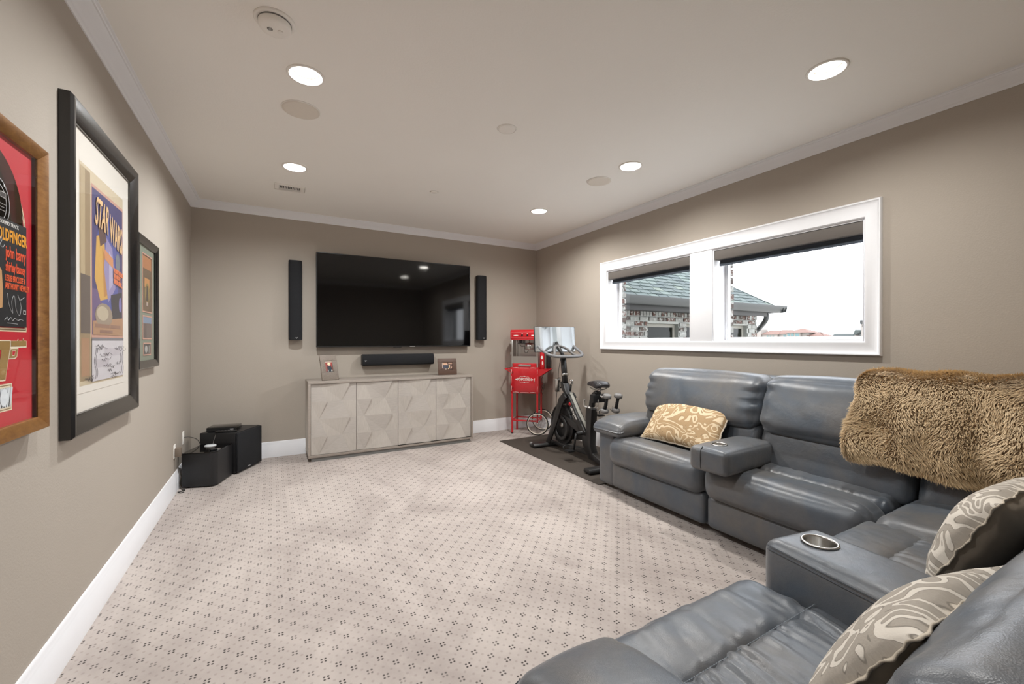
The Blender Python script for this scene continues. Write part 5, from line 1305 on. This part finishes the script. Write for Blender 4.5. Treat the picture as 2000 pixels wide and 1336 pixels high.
me.from_pydata((V-o_).tolist(), [], F4.tolist()+F3.tolist()); me.materials.append(M['fur'])
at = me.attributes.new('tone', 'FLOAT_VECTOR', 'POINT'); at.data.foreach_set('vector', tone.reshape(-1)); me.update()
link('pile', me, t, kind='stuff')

# ------------------------------------------------------------------ outside: brick wing of the house, distant houses
YW = -.80
t = wing = thing('house_wing', 'whitewashed brick wing with green slate hip roof outside the windows', 'building', (6.5, YW, 1.3))
XE = 8.62
wins = [(ony(1265, 640, YW)[0], ony(1326, 640, YW)[0], .0, 1.565), (ony(1341, 640, YW)[0], ony(1460, 640, YW)[0]-.0, .0, 1.575)]
rs = random.Random(11)
bm = nb(); segx = [W+.32, wins[0][0], wins[0][1], wins[1][0], wins[1][1], XE]
for i in (0, 2, 4): box(bm, segx[i], segx[i+1], YW+.012, YW+.25, -3.2, 1.84)
for i, w_ in ((1, wins[0]), (3, wins[1])): box(bm, segx[i], segx[i+1], YW+.012, YW+.25, w_[3], 1.84); box(bm, segx[i], segx[i+1], YW+.012, YW+.25, -3.2, w_[2])
box(bm, XE-.25, XE, YW+.25, 4.0, -3.2, 1.84); obj('wall', bm, M['mortar'], t)
def inwin(x0, x1, z0, z1): return any(x1 > a and x0 < b and z1 > c and z0 < d for a, b, c, d in wins)
row = 0; z = .98
cnt = 0
while z < 1.60:
    x = W+.34+(.1 if row % 2 else 0)
    while x < XE-.02:
        x1 = min(x+.19, XE)
        parts_ = [(x, x1)]
        for a, b, c, d in wins:
            np_ = []
            for (p, q) in parts_:
                if z+.06 > c and z < d:
                    if q <= a or p >= b: np_.append((p, q))
                    else:
                        if p < a-.03: np_.append((p, a))
                        if q > b+.03: np_.append((b, q))
                else: np_.append((p, q))
            parts_ = np_
        for (p, q) in parts_:
            if cnt < 290:
                cnt += 1; obj('brick', bx(p+.005, q-.005, YW-.003-rs.random()*.007, YW+.03, z+.005, z+.066), BR[rs.choice([0, 1, 2, 2, 3, 3])], t, bevel=.004, bseg=1)
        x += .2
    z += .077; row += 1
# soldier course under the eave
x = W+.34
while x < XE-.01:
    for (za, zb_) in ((z+.005, 1.80),):
        obj('soldier_brick', bx(x+.004, min(x+.062, XE), YW-.005-rs.random()*.008, YW+.03, za, zb_), BR[rs.choice([0, 1, 0, 2, 3])], t, bevel=.004, bseg=1)
    x += .067
for a, b, c, d in wins:
    bm = nb(); f_ = .055
    for r_ in ((a, b, d-f_, d), (a, a+f_, c, d-f_), (b-f_, b, c, d-f_), (a+f_, b-f_, c, c+f_)): box(bm, r_[0], r_[1], YW+.075, YW+.125, r_[2], r_[3])
    wf = obj('window', bm, M['wframe'], t, bevel=.006)
    obj('pane', bx(a+f_, b-f_, YW+.095, YW+.102, c+f_, d-f_), M['dark_glass'], wf)
    obj('room_dark', bx(a, b, YW+.26, YW+.28, c, d), M['black'], t)
# the wall behind the windows is cut back by the reveal: dark recess plate
ze = 1.885; yE = YW-.50; xE = 8.285; sl = .735
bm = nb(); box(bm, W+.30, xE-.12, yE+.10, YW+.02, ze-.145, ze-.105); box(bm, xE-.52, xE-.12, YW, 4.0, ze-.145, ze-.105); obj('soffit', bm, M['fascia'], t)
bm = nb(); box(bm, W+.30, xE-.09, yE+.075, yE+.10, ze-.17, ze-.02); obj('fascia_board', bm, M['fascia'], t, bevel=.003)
gp = [(0, 0), (0, -.11), (.02, -.118), (.05, -.118), (.075, -.105), (.10, -.06), (.118, -.02), (.118, 0), (.106, 0), (.104, -.02), (.088, -.055), (.066, -.095), (.048, -.106), (.012, -.106), (.012, 0)]
XG = 8.60
bm = nb(); prism(bm, [(yE+.075-a, ze+.02+b) for a, b in gp], lambda u, v, d: (d, u, v), W+.30, XG); obj('gutter', bm, M['gutter'], t, autos=.6)
bm = nb(); prism(bm, [(XG-.10+a, ze+.02+b) for a, b in gp], lambda u, v, d: (u, d, v), yE-.04, 4.0); obj('gutter', bm, M['gutter'], t, autos=.6)
bm = nb(); tube(bm, smoothpath([(XG-.02, yE+.30, ze-.10), (XG-.02, yE+.32, ze-.22), (XE+.10, YW+.02, ze-.36), (XE+.05, YW+.08, ze-.46), (XE+.05, YW+.08, ze-.8), (XE+.05, YW+.08, -3.1)], 6), .045, 10); obj('downspout', bm, M['gutter'], t, smooth=True)
# roof deck and slates
bm = nb()
z_at = lambda y: ze+(y-yE)*sl
yR = 1.6
d1 = [bm.verts.new(p) for p in [(W+.30, yE, ze-.012), (xE+.05, yE, ze-.012), (xE+.05-(yR-yE), yR, z_at(yR)-.012), (W+.30, yR, z_at(yR)-.012)]]
bm.faces.new(d1)
d2 = [bm.verts.new(p) for p in [(xE+.05, yE, ze-.012), (xE+.05, yR+3, ze-.012), (xE+.05-(yR-yE), yR, z_at(yR)-.012)]]
bm.faces.new(d2); obj('roof_deck', bm, mat('dark_underlay', (40, 46, 46), .9), t)
nrm_ = Vector((0, -sl, 1)).normalized(); upv = Vector((0, 1, sl)).normalized()
slm = {}
def slate_mesh(w_, tint):
    key = (w_, tint)
    if key not in slm:
        bm = nb(); ln = .16; ba = [(-w_/2, 0), (w_/2, 0), (w_/2, ln), (-w_/2, ln)]
        A_ = [bm.verts.new(Vector((u, 0, 0))+upv*v+nrm_*(.018 if v == 0 else .004)) for u, v in ba]; B_ = [bm.verts.new(Vector((u, 0, 0))+upv*v+nrm_*(.003 if v == 0 else -.002)) for u, v in ba]
        bm.faces.new(A_); bm.faces.new(B_[::-1])
        for k in range(4): bm.faces.new([A_[k], B_[k], B_[(k+1) % 4], A_[(k+1) % 4]])
        bmesh.ops.recalc_face_normals(bm, faces=bm.faces); me = bpy.data.meshes.new('slate'); bm.to_mesh(me); bm.free(); me.materials.append(SH[tint]); slm[key] = me
    return slm[key]
expo = .104; row = 0; cnt = 0
while True:
    y = yE+row*expo*upv.y; zz = ze+row*expo*upv.z
    if y > .02: break
    xr = xE-(y-yE); x = W+.30+rs.random()*.1
    while x < xr-.10:
        w_ = rs.choice([.16, .2, .24])
        if x+w_ > xr+.02: w_ = .17
        if cnt < 298:
            o = bpy.data.objects.new('slate', slate_mesh(w_, rs.choice([0, 0, 0, 1, 1, 2, 2, 3, 4, 4]))); COL.objects.link(o); o.parent = t
            o.location = Vector((x+w_/2, y, zz))-Vector(t.location); cnt += 1
        x += w_+.013
    row += 1
bm = nb(); hp = Vector((-1, 1, sl)).normalized()
p_ = Vector((xE+.03, yE, ze)); tube(bm, [p_+hp*.0, p_+hp*4.2], .045, 6, flat=.4); obj('hip_cap', bm, SH[2], t)

gr = structure('ground', bx(-60, 420, -120, 300, -3.3, -3.2), M['bounce_ground'])  # unseen ground, coloured pale to bounce daylight up into the room
# distant houses: faces towards the room lie in planes of constant x
def far_house(label, X, builder):
    y_of = lambda p: onx(p, 650, X)[1]
    z_of = lambda p, q: onx(p, q, X)[2]
    t = thing('house', label, 'house', (X, y_of(1550), -3.2), group='distant houses')
    def fb(name, pa, pb, d0, d1, z0, z1, m_, par=None): return obj(name, bx(X+d0, X+d1, y_of(pb), y_of(pa), z0, z1), m_, par or t)
    def hip(pa, pb, d0, d1, z0, z1, ins, m_):
        a, b = y_of(pa), y_of(pb); dm = X+(d0+d1)/2; s_ = 1 if b > a else -1; bm = nb()
        v = [bm.verts.new(p) for p in ((X+d0, a, z0), (X+d0, b, z0), (X+d1, b, z0), (X+d1, a, z0))]; r_ = [bm.verts.new((dm, a+s_*ins, z1)), bm.verts.new((dm, b-s_*ins, z1))]
        for q in ((v[0], v[1], r_[1], r_[0]), (v[2], v[3], r_[0], r_[1]), (v[1], v[2], r_[1]), (v[3], v[0], r_[0]), v[::-1]): bm.faces.new(q)
        return obj('roof', bm, m_, t)
    def pr(name, pts, d0, d1, m_):
        bm = nb(); prism(bm, [(y_of(p), z_of(p, q)) for p, q in pts], lambda u, v, d: (X+d, u, v), d0, d1); return obj(name, bm, m_, t)
    builder(t, fb, hip, pr, z_of, y_of)
hz = -3.2
def house_a(t, fb, hip, pr, z, y):
    S_ = M['stucco']; P_ = M['pink_tile']
    fb('tower', 1474, 1486, 0, 5, hz, z(1483, 643), S_)
    fb('wall', 1486, 1517, .6, 7, hz, z(1500, 653.2), S_); fb('wall', 1517, 1536, 1.4, 7, hz, z(1525, 652), S_)
    fb('wall', 1536, 1563, 0, 7, hz, z(1550, 649.8), S_); fb('wall', 1563, 1577, 1, 7, hz, z(1570, 650), S_); fb('wall', 1580, 1605, 1, 7, hz, z(1590, 656), S_)
    hip(1485, 1521, 0, 8, z(1500, 653.4), z(1500, 645), 1.6, P_); hip(1503, 1545, .8, 9, z(1525, 652), z(1525, 643.8), 2.2, P_)
    hip(1533, 1583, -.7, 8.5, z(1550, 650), z(1550, 641.2), 4.2, P_); hip(1572, 1608, .3, 8, z(1590, 656), z(1590, 648), 3.4, P_)
    for (a, b, c, d, dd) in [(1496, 1499.5, 655, 660.5, .6), (1501.5, 1504.5, 655, 660.5, .6), (1507, 1510, 655, 660.5, .6), (1526, 1533, 654, 660.5, 1.4), (1537.5, 1543, 651, 657, 0), (1544.5, 1551, 651, 657, 0), (1553, 1562, 651, 657, 0)]:
        f_ = fb('window', a, b, dd-.08, dd-.005, z(a, d), z(a, c), M['wframe'])
        fb('pane', a+.5, b-.5, dd-.12, dd-.08, z(a, d)+.08, z(a, c)-.08, M['teal_glass'], f_)
def house_b(t, fb, hip, pr, z, y):
    fb('wall', 1622, 1684, .8, 6, hz, z(1640, 660), M['stucco']); hip(1617, 1676, 0, 7, z(1640, 661), z(1640, 651.5), .8, M['grey_roof'])
    pr('gable', [(1662, 661), (1671, 654.5), (1683, 661)], -.4, 3, M['stucco']); pr('dormer_roof', [(1667, 654.5), (1671, 644), (1685, 644), (1685, 646.5), (1671, 654.5)], -.6, 3, M['grey_roof'])
    fb('chimney', 1684, 1697, -1.0, .7, hz, z(1690, 633), M['stucco']); fb('chimney_vent', 1686.5, 1690, -1.06, -1.0, z(1690, 638.5), z(1690, 635), M['dark_glass']); fb('chimney_cap', 1682.5, 1698, -1.3, 1, z(1690, 633), z(1690, 625), M['gutter'])
far_house('distant cream house with pink clay tile roofs seen through the near window', 170, house_a)
far_house('distant house with grey shingle roof and square chimney at the right window edge', 190, house_b)
